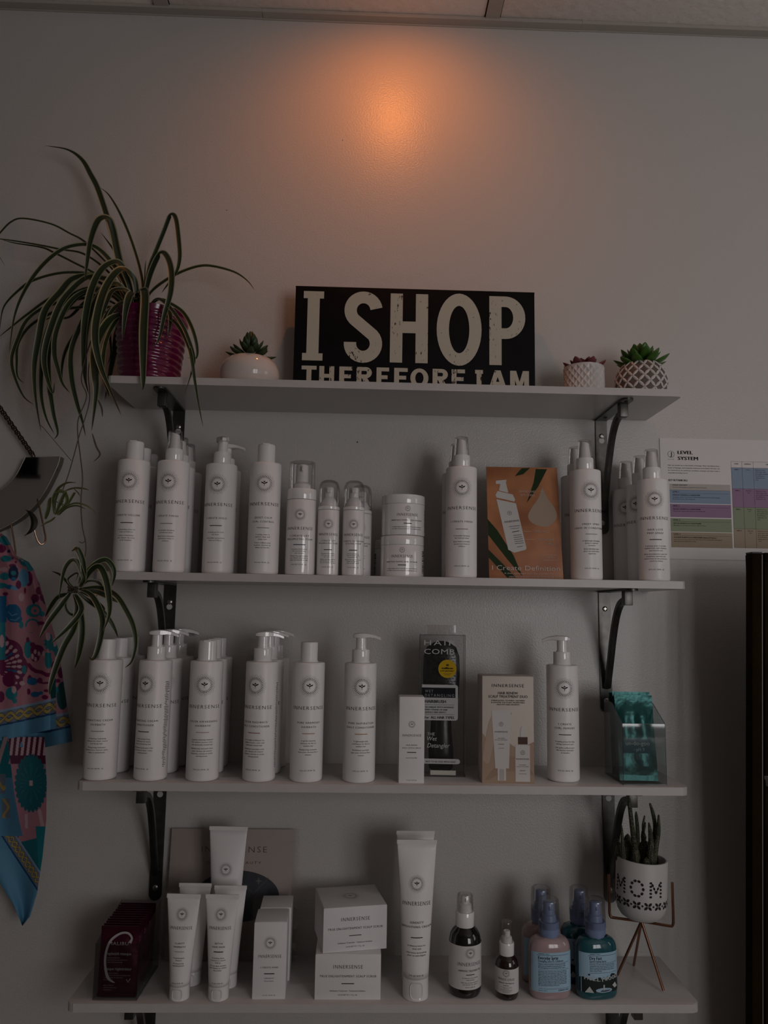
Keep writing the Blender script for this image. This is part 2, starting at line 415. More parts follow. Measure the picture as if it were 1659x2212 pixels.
def bracket_meshes():
    w = .0103
    out = {}
    pl = [(x, -.209 + (w - math.sqrt(max(0, w * w - x * x)))) for x in [w * sin(pi / 2 * k / 6) for k in range(-6, 7)]]
    m = MB().prism(pl + [(w, -.0003), (-w, -.0003)], -.0032, -.0003)
    out['wall_plate'] = m.mesh('wall_plate', M_pewter)
    arm = [(w * sin(pi / 2 * k / 6), -.150 + w - w * cos(pi / 2 * k / 6)) for k in range(-6, 7)] + [(w, -.0030), (-w, -.0030)]
    v = MB().loft([[(x, y, z) for x, y in arm] for z in (-.0033, -.0003)])
    # rounded inner corner between arm and plate
    cr = [[(x, -.0003 - q * cos(a) - (0.0097 - .0097), -.0003 - q * sin(a)) for x in (-w, w)] for a, q in [(0, .003), (.5, .0034), (1.07, .0034), (pi / 2, .003)]]
    out['shelf_arm'] = v.mesh('shelf_arm', M_pewter)
    pts = catmull([(-.121, -.0165), (-.104, -.0185), (-.083, -.026), (-.063, -.046), (-.045, -.079), (-.029, -.118), (-.0085, -.166)], 6)
    # pts hold (y,z): bar section swept along them
    P = [Vector((0, p[0], p[1])) for p in [(q.x, q.y) for q in [Vector((a[0], a[1], 0)) for a in pts]]]
    rings = []
    for i, p in enumerate(P):
        tt = (P[min(i + 1, len(P) - 1)] - P[max(i - 1, 0)]).normalized(); nn = Vector((0, -tt.z, tt.y))
        hw, hh = .0052, .0036
        rings.append([p + Vector((sx * hw, 0, 0)) + nn * sz * hh for sx, sz in ((-1, -1), (-.6, -1.25), (.6, -1.25), (1, -1), (1, 1), (.6, 1.25), (-.6, 1.25), (-1, 1))])
    out['brace'] = MB().loft(rings).mesh('brace', M_pewter)
    out['block'] = MB().box(-.0068, .0068, -.127, -.112, -.0262, -.0033, .0012).mesh('block', M_pewter)
    out['foot_knob'] = MB().lathe([(.0062, 0), (.0062, .006), (.005, .0075), (.0001, .0078)], 14).xf(Matrix.Translation((0, -.003, -.163)) @ Matrix.Rotation(pi / 2, 4, 'X')).mesh('foot_knob', M_pewter)
    sc_ = MB().lathe([(.0046, 0), (.0046, .0006), (.0030, .0018), (.0001, .0020)], 14).box(-.0026, .0026, -.0006, .0006, .0019, .00235).box(-.0006, .0006, -.0026, .0026, .0019, .0023).xf(Matrix.Rotation(pi / 2, 4, 'X'))
    out['screw'] = sc_.mesh('screw', M_screw)
    out['keyhole'] = MB().lathe([(.0050, 0), (.0050, .0004)], 14).xf(Matrix.Rotation(pi / 2, 4, 'X')).mesh('keyhole', mat('keyhole_wall', (.55, .53, .51), .6))
    out['slot'] = MB().lathe([(.0042, -.0004), (.0042, 0)], 12, sx=.7).mesh('slot', mat('dark_hole', (.01, .01, .01), .8))
    return out
BRM = bracket_meshes()
side = {-1: 'left', 1: 'right'}
ordn = ['top', 'second', 'third', 'bottom']
for i in range(4):
    for s_, bx in ((-1, -.3815), (1, .3768)):
        t = thing('shelf_bracket', f'dark pewter curved bracket under the {side[s_]} end of the {ordn[i]} shelf', 'bracket', (bx, 0, SZ[i] - ST), group='pewter shelf brackets')
        for nm in ('wall_plate', 'shelf_arm', 'brace', 'block', 'foot_knob'): link(nm, BRM[nm], t)
        link('keyhole', BRM['keyhole'], t, (0, -.0032, -.040))
        for z in (-.0315, -.189): link('screw', BRM['screw'], t, (0, -.0032, z))
        for y in (-.028, -.136): link('slot', BRM['slot'], t, (0, y, -.0033))
# ------------------------------------------------------------------ white bottles
CACHE = {}
def cached(key, fn):
    if key not in CACHE: CACHE[key] = fn()
    return CACHE[key]

def body_mesh(R, H):
    def f():
        p = [(R * .80, 0), (R * .93, .0006), (R * .985, .0022), (R, .0048), (R, H - .0030), (R * .985, H - .0012), (R * .95, H - .0002), (R * .90, H), (R * .60, H + .0003), (R * .56, H + .0022), (R * .50, H + .0022)]
        return MB().lathe(p, 56).mesh('body', M_white)
    return cached(('body', R, H), f)
def disc_cap():
    def f():
        r = .0141
        m = MB().lathe([(r, .0016), (r, .0285), (r * .985, .0300), (r * .94, .0310), (r * .2, .0312)], 40)
        return m.mesh('cap', M_gloss)
    return cached('disc_cap', f)
def disc_tab():
    def f():
        return MB().box(-.0052, .0052, -.0146, -.006, .0290, .0316, .0006).mesh('thumb_tab', M_gloss)
    return cached('disc_tab', f)
def screw_cap():
    return cached('screw_cap', lambda: MB().lathe([(.0126, .0012), (.0130, .0016), (.0133, .028), (.0130, .0302), (.0122, .0308), (.002, .0308)], 40).mesh('cap', M_white))
def collar(r=.0139, h=.0205):
    def f():
        p = [(r * .97, .0012), (r, .002), (r, h - .0016), (r * .96, h), (r * .62, h + .0003)]
        return MB().lathe(p, 40).mesh('collar', M_gloss)
    return cached(('collar', r, h), f)
def pump_head():
    def f():
        m = MB()
        rings = []
        # stadium-section nozzle, from round back to narrow spout, drooping at the tip
        for x, hw, z0, z1 in ((-.0125, .0035, .0392, .0415), (-.0118, .0068, .0385, .0436), (-.0085, .0095, .0380, .0452), (0, .0105, .0378, .0462), (.008, .0088, .0380, .0462), (.015, .0060, .0385, .0452), (.023, .0044, .0375, .0432), (.0300, .0038, .0352, .0402), (.0318, .0034, .0345, .0392)):
            rings.append([(x, -hw, z0 + .0008), (x, -hw * .7, z0), (x, hw * .7, z0), (x, hw, z0 + .0008), (x, hw, z1 - .0012), (x, hw * .7, z1), (x, -hw * .7, z1), (x, -hw, z1 - .0012)])
        return m.loft(rings).mesh('pump_head', M_gloss)
    return cached('pump_head', f)
def pump_stem():
    return cached('pump_stem', lambda: MB().lathe([(.0092, .0205), (.0092, .0222), (.0080, .0225), (.0080, .0390)], 28).mesh('pump_stem', M_gloss))
def actuator(rb=.0102, rt=.0072, h=.026, z=.0205):
    def f():
        n = 28; rings = []
        for k, q in enumerate((0, .45, .8, 1.0)):
            r = rb + (rt - rb) * q
            rings.append([(r * sin(2 * pi * i / n), -r * cos(2 * pi * i / n), z + h * q + (.0022 * sin(2 * pi * i / n) * -1 if k == 3 else 0)) for i in range(n)])
        return MB().loft(rings).mesh('actuator', M_gloss)
    return cached(('act', rb, rt, h, z), f)
def overcap(rb=.0126, rt=.0106, h=.0308, z=.0203):
    def f():
        p = [(rb, z), (rb + (rt - rb) * .9, z + h - .002), (rt * .98, z + h - .0005), (rt * .9, z + h), (.001, z + h)]
        return MB().lathe(p, 32, False, True).mesh('clear_overcap', M_clear)
    return cached(('ov', rb, rt, h, z), f)

def emblem_mesh(R, r, z, x=0): return cached(('emb', R, r, z, x), lambda: Ink().emblem(x, z, r).mesh('emblem', M_ink2, cyl(R)))
def brand_mesh(R, z, h, w_): return cached(('brand', R, z, h, w_), lambda: Ink().brand(0, z, h, w_).mesh('brand_lettering', M_ink2, cyl(R)))

LAY = dict(em=(.1425, .0168), brand=(.1075, .0054, .0545), name=(.0868, .0062, .0029), bar=(.0722, .0195), txt=(.0607, .0037, .0021), fr=.0070, vol=(.0172, .0018, .0235))
def front_print(t, R, name, txt_en, txt_fr, bar, L=LAY, vol='10 FL OZ / 295 ML   (E)', ns=None, back=False):
    link('emblem', emblem_mesh(R, L['em'][1], L['em'][0]), t)
    link('brand_lettering', brand_mesh(R, *L['brand']), t)
    if back: return
    k = Ink()
    z, dz, h = L['name']
    if len(name) == 1: z -= 0
    for i, s in enumerate(name): k.text(s, 0, z - i * dz, h, None, bold=.005, space=1.28, res=2)
    k.obj('product_lettering', M_ink, t, cyl(R))
    zb, wb = L['bar']
    if len(name) == 1: zb += 0.0040
    Ink().rect(-wb / 2, wb / 2, zb - .0006, zb + .0006, 6).obj('colour_bar', ink('bar_%d_%d_%d' % tuple(int(c * 255) for c in bar), bar), t, cyl(R))
    k = Ink(); z, dz, h = L['txt']
    if len(name) == 1: z += 0.0040
    k.para(txt_en, 0, z, dz, h, bold=.004); k.para(txt_fr, 0, z - len(txt_en) * dz - (L['fr'] - dz) * .55, dz, h, bold=.004, shear=.15)
    Ink().text(vol, 0, L['vol'][0], L['vol'][1], L['vol'][2], bold=.004).obj('volume_lettering', M_ink2, t, cyl(R))
    k.obj('small_print', M_ink2, t, cyl(R))

def side_text(t, R, a, z0, z1, n=52):
    k = Ink(); rr = random.Random(n)
    for i in range(n):
        z = z0 + (z1 - z0) * i / n
        k.rect(.002 * rr.random(), .0050 + .005 * rr.random(), z, z + (z1 - z0) / n * .33, 2)
    def fn(x, y): return cyl(R)(x + a * R, y)
    k.obj('side_small_print', M_ink2, t, fn)

RB, HB = .0249, .1775
SHN = ['top', 'second', 'third', 'bottom']
def bottle(kind, label, sh, px, Y, rz=0.0, name=(), en=(), fr=(), bar=(.02, .02, .02), nozzle=0.0, back=False, R=RB, H=HB, L=LAY, side=None, group=None, x=None, vol='10 FL OZ / 295 ML   (E)'):
    """px: photograph x of the base centre; stands on shelf sh at depth Y"""
    z = SZ[sh]
    if x is None:
        py = {1: 1238, 2: 1690}[sh] + (px - 700) * (.016 if sh == 1 else .004)
        for _ in range(4):
            p = at(px, py, Y); py += (p.z - z) * 1350
        x = p.x
    nm = {'disc': 'shampoo_bottle', 'screw': 'shampoo_bottle', 'pump': 'pump_bottle', 'spray': 'spray_bottle'}[kind]
    t = thing(nm, label, 'bottle', (x, Y, z), math.radians(rz), group)
    link('body', body_mesh(R, H), t)
    if kind == 'disc':
        c = link('cap', disc_cap(), t, (0, 0, H)); link('thumb_tab', disc_tab(), c)
    elif kind == 'screw': link('cap', screw_cap(), t, (0, 0, H))
    elif kind == 'pump':
        link('collar', collar(), t, (0, 0, H))
        st = link('pump_stem', pump_stem(), t, (0, 0, H), (0, 0, math.radians(nozzle - rz))); link('pump_head', pump_head(), st)
    elif kind == 'spray':
        link('collar', collar(), t, (0, 0, H)); link('actuator', actuator(), t, (0, 0, H)); link('clear_overcap', overcap(), t, (0, 0, H))
    front_print(t, R, name, en, fr, bar, L, back=back, vol=vol)
    if side is not None: side_text(t, R, side, .02, H - .03)
    return t

G1 = 'white bottles on the second shelf'; G2 = 'white bottles on the third shelf'
BLK = (.02, .018, .018)
# --- second shelf
bottle('disc', 'white bottle with rounded flip cap and black bar, leftmost front bottle on the second shelf', 1, 277, -.130, 0, ['I CREATE VOLUME'], ['A volumizing lotion for', 'body and fullness'], ['Lotion volumisante', 'pour donner du corps', "et de l'ampleur"], BLK, group=G1)
bottle('disc', 'white flip-cap bottle half hidden behind the leftmost bottle of the second shelf', 1, 294, -.078, 0, back=True, group=G1)
bottle('disc', 'rearmost white flip-cap bottle against the wall behind the leftmost pair on the second shelf', 1, 311, -.0265, 0, back=True, group=G1)
bottle('spray', 'white spray bottle with clear overcap and mauve bar in front of the left upper bracket', 1, 364, -.130, -4, ['I CREATE FINISH'], ['A workable hairspray', 'to hold and shine'], ['Spray facile à travailler', 'qui procure tenue et', 'brillance'], (.36, .24, .24), group=G1)
bottle('spray', 'white spray bottle hidden just behind the spray bottle below the left upper bracket', 1, 378, -.078, -4, back=True, group=G1)
bottle('spray', 'rearmost white spray bottle near the wall right of the left upper bracket', 1, 394, -.0265, 6, back=True, group=G1)
bottle('pump', 'front white pump bottle with black bar, the only front pump on the second shelf', 1, 469.5, -.112, -4, ['I CREATE HOLD'], ['A styling gel for hold', 'and shine'], ['Gel coiffant qui procure', 'tenue et brillance'], BLK, nozzle=-76, group=G1)
bottle('pump', 'white pump bottle standing directly behind the front pump bottle of the second shelf', 1, 479, -.058, 0, nozzle=-13, back=True, group=G1)
bottle('disc', 'white flip-cap bottle with grey-green bar left of the foam dispensers', 1, 566.5, -.130, 3, ['QUIET CALM', 'CURL CONTROL'], ['A styling cream to', 'hydrate, shape and', 'define curls'], ['Crème coiffante pour', 'hydrater, façonner et', 'définir les boucles'], (.27, .28, .26), group=G1)
bottle('spray', 'white spray bottle with mauve bar standing left of the orange card', 1, 996, -.130, -5, ['I CREATE FINISH'], ['A workable hairspray', 'for hold and shine'], ['Spray facile à travailler', 'qui procure tenue et', 'brillance'], (.36, .24, .24), group=G1)
bottle('spray', 'white spray bottle peeking out behind the one left of the orange card', 1, 986, -.076, -12, ['I CREATE FINISH'], ['A workable hairspray'], ['Spray facile'], (.36, .24, .24), group=G1)
bottle('spray', 'white spray bottle with grey bar standing right of the orange card', 1, 1267.5, -.128, 5, ['SWEET SPIRIT', 'LEAVE IN CONDITIONER'], ['A lightweight detangling', 'spray to replenish', 'moisture'], ['Spray démêlant léger', 'pour une hydratation', 'régénérée'], (.33, .31, .30), group=G1)
bottle('spray', 'white spray bottle behind the one right of the orange card', 1, 1247, -.074, 0, back=True, group=G1)
LL = dict(LAY); LL['em'] = (.1300, .0158); LL['brand'] = (.0975, .0052, .0515); LL['name'] = (.0800, .0056, .0029); LL['bar'] = (.0655, .0188); LL['txt'] = (.0545, .0037, .0021)
LOVE = dict(R=.0241, H=.1640, L=LL, group=G1)
bottle('spray', 'shorter white spray bottle at the right end of the second shelf before the wall chart', 1, 1414, -.130, -12, ['HAIR LOVE', 'PREP SPRAY'], ['A priming spray to provide', 'optimal body, style retention', 'and thermal care'], ['Spray de préparation pour une', 'consistance optimale, une', 'bonne tenue et une protection', 'contre la chaleur'], BLK, vol='6.7 FL OZ / 198 ML   (E)', **LOVE)
bottle('spray', 'white spray bottle second in the file at the right end of the second shelf', 1, 1389, -.078, -40, back=True, **LOVE)
bottle('spray', 'rearmost white spray bottle of the file at the right end of the second shelf', 1, 1358, -.0265, -25, back=True, **LOVE)
# --- third shelf
bottle('screw', 'white screw-cap bottle with grey bar under the hanging plantlet on the third shelf', 2, 215, -.131, 0, ['HYDRATING CREAM', 'HAIRBATH'], ['A luxurious hydrating', 'shampoo for thick, coarse', 'and thirsty hair'], ['Shampooing hydratant', 'luxueux pour cheveux épais,', 'rudes et déshydratés'], (.30, .28, .27), group=G2)
bottle('screw', 'white screw-cap bottle right behind the leftmost bottle of the third shelf', 2, 243, -.078, 0, back=True, group=G2)
bottle('screw', 'rearmost shaded white bottle by the wall behind the leftmost bottle of the third shelf', 2, 268, -.0265, 8, back=True, group=G2)
bottle('pump', 'white pump bottle with dark bar and label turned left on the third shelf', 2, 324.5, -.131, -21, ['HYDRATING CREAM', 'CONDITIONER'], ['A rich, moisturizing', 'conditioner for thick,', 'coarse and thirsty hair'], ['Revitalisant hydratant riche', 'pour cheveux épais, rudes', 'et déshydratés'], (.05, .04, .04), nozzle=8, side=1.25, group=G2)
bottle('pump', 'middle white pump bottle in the left file of three on the third shelf', 2, 350, -.078, 5, nozzle=4, back=True, group=G2)
bottle('pump', 'rearmost white pump bottle in front of the left bracket plate on the third shelf', 2, 374, -.0265, 0, nozzle=22, back=True, group=G2)
bottle('disc', 'white flip-cap bottle with pale pink bar, third front bottle on the third shelf', 2, 436.5, -.131, 5, ['COLOR AWAKENING', 'HAIRBATH'], ['A gentle cleansing shampoo', 'for medium texture, color', 'and chemically treated hair'], ['Shampooing nettoyant doux', 'pour cheveux de texture', 'moyenne, colorés et traités', 'chimiquement'], (.50, .33, .32), group=G2)
bottle('disc', 'white flip-cap bottle behind the one with the pale pink bar', 2, 448, -.078, 0, back=True, group=G2)
bottle('disc', 'rearmost white flip-cap bottle behind the pair with the pale pink bar', 2, 460, -.0265, 0, back=True, group=G2)
bottle('pump', 'white pump bottle with dusty red bar, fourth front bottle on the third shelf', 2, 558.5, -.131, -16, ['COLOR RADIANCE', 'DAILY CONDITIONER'], ['A rich daily conditioner for', 'medium texture, color and', 'chemically treated hair'], ['Revitalisant quotidien riche', 'pour cheveux de texture', 'moyenne, colorés et traités', 'chimiquement'], (.33, .15, .14), nozzle=6, side=1.45, group=G2)
bottle('pump', 'white pump bottle behind the one with the dusty red bar', 2, 572, -.078, -5, nozzle=-2, back=True, group=G2)
bottle('pump', 'rearmost white pump bottle with printed side behind the dusty red bar bottle', 2, 585, -.0265, -30, nozzle=-4, back=True, side=.95, group=G2)
bottle('screw', 'white screw-cap bottle with tan bar in the middle of the third shelf', 2, 660.5, -.131, 9, ['PURE HARMONY', 'HAIRBATH'], ['A gentle cleansing', 'shampoo for fine to', 'medium hair'], ['Shampooing nettoyant', 'doux pour cheveux fins à', 'moyens'], (.45, .27, .15), group=G2)
bottle('pump', 'white pump bottle with orange bar left of the narrow carton on the third shelf', 2, 774.5, -.131, 6, ['PURE INSPIRATION', 'DAILY CONDITIONER'], ['A lightweight daily', 'conditioner for fine to', 'medium hair'], ['Revitalisant quotidien', 'léger pour cheveux fins à', 'moyens'], (.48, .24, .08), nozzle=-14, group=G2)
bottle('pump', 'white pump bottle with nozzle facing left, between the tan carton and the teal sachets', 2, 1217.5, -.113, -7, ['I CREATE', 'CURL MEMORY'], ['A styling primer for long', 'lasting, hydrated curls'], ['Une gelée coiffante pour', 'des boucles hydratées', 'et durables'], (.06, .05, .05), nozzle=168, group=G2)

# --- foam dispensers
def foam(label, px, Y, rz, big, name, en, fr, bar, vol, back=False):
    z = SZ[1]; p = at(px, 1240, Y)
    t = thing('foam_dispenser', label, 'bottle', (p.x, Y, z), math.radians(rz), 'foam dispensers on the second shelf')
    R, H = (.0236, .1190) if big else (.01745, .1040)
    link('body', cached(('foam', R), lambda: MB().lathe([(R * .85, 0), (R * .97, .0012), (R, .004), (R, H - .0008), (R * .985, H)], 48).mesh('body', M_gloss)), t)
    if big:
        link('collar', cached('fcol', lambda: MB().lathe([(R * .99, H + .0006), (R, H + .0012), (R, H + .0160), (R * .97, H + .0178), (R * .55, H + .018)], 48).mesh('collar', M_gloss)), t)
        link('pump', cached('fpump', lambda: MB().lathe([(R * .62, H + .018), (R * .60, H + .026), (R * .42, H + .030), (R * .42, H + .056), (R * .36, H + .058)], 32).box(.0, R * .1, -R * .74, 0, H + .046, H + .055, .001).mesh('pump', M_gloss)), t)
        link('clear_overcap', cached('fcap', lambda: MB().lathe([(R * .885, H + .018), (R * .875, H + .060), (R * .85, H + .0622), (R * .78, H + .0628), (.001, H + .0628)], 40, False, True).mesh('clear_overcap', M_clear)), t)
        L = dict(em=(.0945, .0105), brand=(.0705, .0048, .0455), name=(.0595, .0052, .0030), bar=(.0470, .0190), txt=(.0392, .0031, .0018), fr=.0056, vol=(.0152, .0017, .024))
    else:
        link('collar', cached('scol', lambda: MB().lathe([(R * .99, H + .0006), (R, H + .001), (R, H + .0050), (R * .94, H + .0062), (R * .62, H + .0064)], 40).mesh('collar', M_gloss)), t)
        link('pump', cached('spump', lambda: MB().lathe([(R * .80, H + .006), (R * .78, H + .012), (R * .52, H + .020), (R * .45, H + .0215), (R * .45, H + .036), (R * .38, H + .0375)], 32).box(-.0035, .0035, -R * .8, 0, H + .028, H + .0345, .001).mesh('pump', M_gloss)), t)
        link('clear_overcap', cached('scap', lambda: MB().lathe([(R * .97, H + .006), (R * .955, H + .034), (R * .90, H + .0412), (R * .76, H + .0462), (R * .5, H + .0488), (.001, H + .0496)], 40, False, True).mesh('clear_overcap', M_clear)), t)
        L = dict(em=(.0810, .0094), brand=(.0628, .0042, .0345), name=(.0535, .0040, .0023), bar=(.0403, .0130), txt=(.0338, .0027, .0016), fr=.0046, vol=(.0125, .0015, .018))
    front_print(t, R, name, en, fr, bar, L, vol, back=back)
    return t
foam('large foam dispenser with clear flat overcap and blue bar on the second shelf', 647, -.130, 0, True, ['I CREATE LIFT', 'VOLUMIZING FOAM'], ['A medium hold foam to', 'lift roots and create', 'style memory'], ["Mousse d'ancrage moyenne", 'pour décoller les racines et', 'créer une mémoire de style'], (.02, .035, .13), '6 FL OZ / 177 ML   (E)')
foam('small foam dispenser with domed overcap next to the large foam dispenser', 707, -.130, 2, False, ['I CREATE LIFT', 'VOLUMIZING FOAM'], ['A medium hold foam to', 'lift roots and create', 'style memory'], ["Mousse d'ancrage moyenne", 'pour décoller les racines et', 'créer une mémoire de style'], BLK, '2 FL OZ / 60 ML   (E)')
foam('small foam dispenser with domed overcap left of the stacked jars', 761.5, -.130, 1, False, ['I CREATE DEFINITION', 'STYLING FOAM'], ['A firm hold foam to', 'separate and provide', 'long lasting style'], ["Mousse d'ancrage ferme pour", 'retenir les boucles et', 'créer un style durable'], BLK, '2 FL OZ / 60 ML   (E)')
foam('small foam dispenser half hidden behind the one beside the stacked jars', 778, -.088, -4, False, ['I CREATE DEFINITION', 'STYLING FOAM'], ['A firm hold foam to'], ["Mousse d'ancrage"], BLK, '2 FL OZ')

# --- jars
def jar(label, x, Y, z, rz):
    t = thing('cream_jar', label, 'jar', (x, Y, z), math.radians(rz), 'white cream jars')
    R = .0352
    link('body', cached('jarbody', lambda: MB().lathe([(R * .9, 0), (R * .985, .0008), (R, .0028), (R, .0500), (R * .99, .0510)], 60).mesh('body', M_gloss)), t)
    link('lid', cached('jarlid', lambda: MB().lathe([(R * .995, .0513), (R, .0518), (R, .0640), (R * .985, .0655), (R * .95, .0662), (R * .9, .0660), (.001, .0658)], 60).mesh('lid', M_gloss)), t)
    link('emblem', cached('jarem', lambda: Ink().emblem(0, .0425, .0052).mesh('emblem', M_ink2, cyl(R))), t)
    link('brand_lettering', brand_mesh(R, .0305, .0048, .0345), t)
    link('product_lettering', cached('jarn', lambda: Ink().text('INNER PEACE WHIPPED CREME TEXTURIZER', 0, .0228, .0022, .053, bold=.005, space=1.2).mesh('product_lettering', M_ink, cyl(R))), t)
    link('colour_bar', cached('jarb', lambda: Ink().rect(-.0066, .0066, .0182, .0194, 4).mesh('colour_bar', ink('bar_5_4_4', BLK), cyl(R))), t)
    link('small_print', cached('jars', lambda: Ink().para(['A whipped styling creme to create texturized styles and definition', 'Une coiffure créée pour des textures et une définition de boucles'], 0, .0125, .0032, .0017, bold=.004, width=.051).mesh('small_print', M_ink2, cyl(R))), t)
    def bc():
        k = Ink(); rr = random.Random(3)
        for i in range(14): k.rect(0, .010, .0075 + i * .0026, .0075 + i * .0026 + .0008 + .001 * rr.random(), 4)
        return k.mesh('barcode', M_ink, lambda x, y: cyl(R)(x + 1.12 * R, y))
    link('barcode', cached('jarbc', bc), t)
    return t
jx = at(868, 1246, -.108).x
jar('lower white jar of the stack of two beside the foam dispensers', jx, -.108, SZ[1], -3)
jar('upper white jar of the stack of two beside the foam dispensers', jx + .001, -.107, SZ[1] + .0663, 9)
jar('white jar mostly hidden behind the stack of two jars', jx - .0085, -.0362, SZ[1], -148)
# ------------------------------------------------------------------ top shelf: slogan sign
Z1 = SZ[0]
M_board = mat('weathered_black_paint', (.0045, .0045, .006), .6, spec=.12, noise=(30, .5))
M_cream = mat('distressed_cream_paint', (.46, .45, .375), .7)
def _cream():
    nt = M_cream.node_tree; b = nt.nodes['Principled BSDF']; tc = nt.nodes.new('ShaderNodeTexCoord')
    mp = nt.nodes.new('ShaderNodeMapping'); mp.inputs['Scale'].default_value = (1.6, 1, .7)
    nt.links.new(tc.outputs['Object'], mp.inputs['Vector'])
    n = nt.nodes.new('ShaderNodeTexNoise'); n.inputs['Scale'].default_value = 150; n.inputs['Detail'].default_value = 3; n.inputs['Roughness'].default_value = .7
    n2 = nt.nodes.new('ShaderNodeTexNoise'); n2.inputs['Scale'].default_value = 16; n2.inputs['Detail'].default_value = 2
    nt.links.new(mp.outputs[0], n.inputs['Vector']); nt.links.new(mp.outputs[0], n2.inputs['Vector'])
    ad = nt.nodes.new('ShaderNodeMath'); ad.operation = 'MULTIPLY_ADD'; ad.inputs[1].default_value = .55
    nt.links.new(n2.outputs['Fac'], ad.inputs[0]); nt.links.new(n.outputs['Fac'], ad.inputs[2])
    r = nt.nodes.new('ShaderNodeValToRGB'); r.color_ramp.elements[0].position = .58; r.color_ramp.elements[0].color = (.46, .45, .375, 1)
    r.color_ramp.elements[1].position = .60; r.color_ramp.elements[1].color = (.02, .018, .016, 1)
    mr = nt.nodes.new('ShaderNodeMath'); mr.operation = 'MULTIPLY'; mr.inputs[1].default_value = .63
    nt.links.new(ad.outputs[0], mr.inputs[0]); nt.links.new(mr.outputs[0], r.inputs['Fac']); nt.links.new(r.outputs['Color'], b.inputs['Base Color'])
_cream()
SGY = -.060
p = at(632.5, 826, SGY); p2 = at(1156.5, 836, SGY); pt = at(635, 617, SGY)
SW = p2.x - p.x; SHt = pt.z - Z1
sg = thing('slogan_sign', 'black block sign with distressed cream capital letters on the top shelf', 'sign', ((p.x + p2.x) / 2, SGY, Z1))
MB().box(-SW / 2, SW / 2, 0, .038, 0, SHt, .0015).obj('block', M_board, sg)
MB().box(-SW / 2 - .0003, SW / 2 + .0003, .0006, .0375, SHt - .0022, SHt + .0003, .0006).obj('worn_edge', mat('bare_wood_edge', (.10, .06, .04), .7, noise=(80, .6)), sg)
def sx(px): return (px - 633) / (1156 - 633) * SW - SW / 2          # reading positions along the sign face
zc0 = at(660, 800, SGY).z - Z1
def sz(py, px=700):                                                 # heights on the sign face
    return at(px, py, SGY).z - Z1
def letter(polys, name, holes=None):
    k = Ink()
    for q in polys: k.poly(q)
    o = k.mesh(name, M_cream, lambda x, y: (x, -.0006, y)); return link(name, o, sg)
def arcpts(cx, cy, rx, ry, a0, a1, n=14): return [(cx + rx * cos(a0 + (a1 - a0) * i / n), cy + ry * sin(a0 + (a1 - a0) * i / n)) for i in range(n + 1)]
def band(cx, cy, rx, ry, tx, ty, a0, a1, n=20):
    o = arcpts(cx, cy, rx, ry, a0, a1, n); i = arcpts(cx, cy, rx - tx, ry - ty, a0, a1, n); k = Ink()
    v = [q for pr in zip(o, i) for q in pr]; k.add(v, [(2 * j, 2 * j + 1, 2 * j + 3, 2 * j + 2) for j in range(n)]); return k
zt, zb = sz(635, 880), sz(784, 880); hh = zt - zb; tk = .0215
def glyph(name, k):
    vv_ = [Vector((x, -.0007, y)) for x, y in k.v]
    for n_, fc in enumerate(k.f):
        for i_ in fc: vv_[i_].y = min(vv_[i_].y, -.0007 - (n_ % 4) * .00004 if len(k.f) < 12 else -.0007)
    return link(name, mesh(name, vv_, k.f, M_cream), sg)
# I
x0, x1 = sx(651), sx(695); xm = (x0 + x1) / 2
k = Ink().rect(x0, x1, zt - .013, zt, 4).rect(x0, x1, zb, zb + .013, 4).rect(xm - .0105, xm + .0105, zb + .013, zt - .013, 1, 6); glyph('letter', k)
# S
x0, x1 = sx(740), sx(823); cx_ = (x0 + x1) / 2; rx = (x1 - x0) / 2; ru = hh * .275; zu = zt - ru + .002; zl = zb + ru - .002
spine = [(cx_ + (rx - tk / 2) * cos(a), zu + (ru - tk / 2) * sin(a)) for a in [math.radians(d) for d in range(8, 235, 12)]]
spine += [(cx_ + (rx - tk / 2) * cos(a), zl + (ru - tk / 2) * sin(a)) for a in [math.radians(d) for d in range(42, -190, -12)]]
glyph('letter', Ink().strip(spine, tk))
# H
x0, x1 = sx(840), sx(922)
glyph('letter', Ink().rect(x0, x0 + tk, zb, zt, 1, 6).rect(x1 - tk, x1, zb, zt, 1, 6).rect(x0 + tk, x1 - tk, (zt + zb) / 2 - .009, (zt + zb) / 2 + .012, 4))
# O
x0, x1 = sx(941), sx(1039); k = band((x0 + x1) / 2, (zt + zb) / 2, (x1 - x0) / 2, hh / 2 + .003, tk, tk * 1.05, 0, 2 * pi, 40); glyph('letter', k)
# P
x0, x1 = sx(1056), sx(1135); rp = (hh * .62) / 2; rx = (x1 - x0) * .55; cx_ = x1 - rx
k = band(cx_, zt - rp, rx, rp, tk, tk * .9, -pi / 2, pi / 2, 20).rect(x0, x0 + tk, zb, zt, 1, 6).rect(x0 + tk, cx_, zt - tk * .9, zt, 3).rect(x0 + tk, cx_, zt - 2 * rp, zt - 2 * rp + tk * .9, 3); glyph('letter', k)
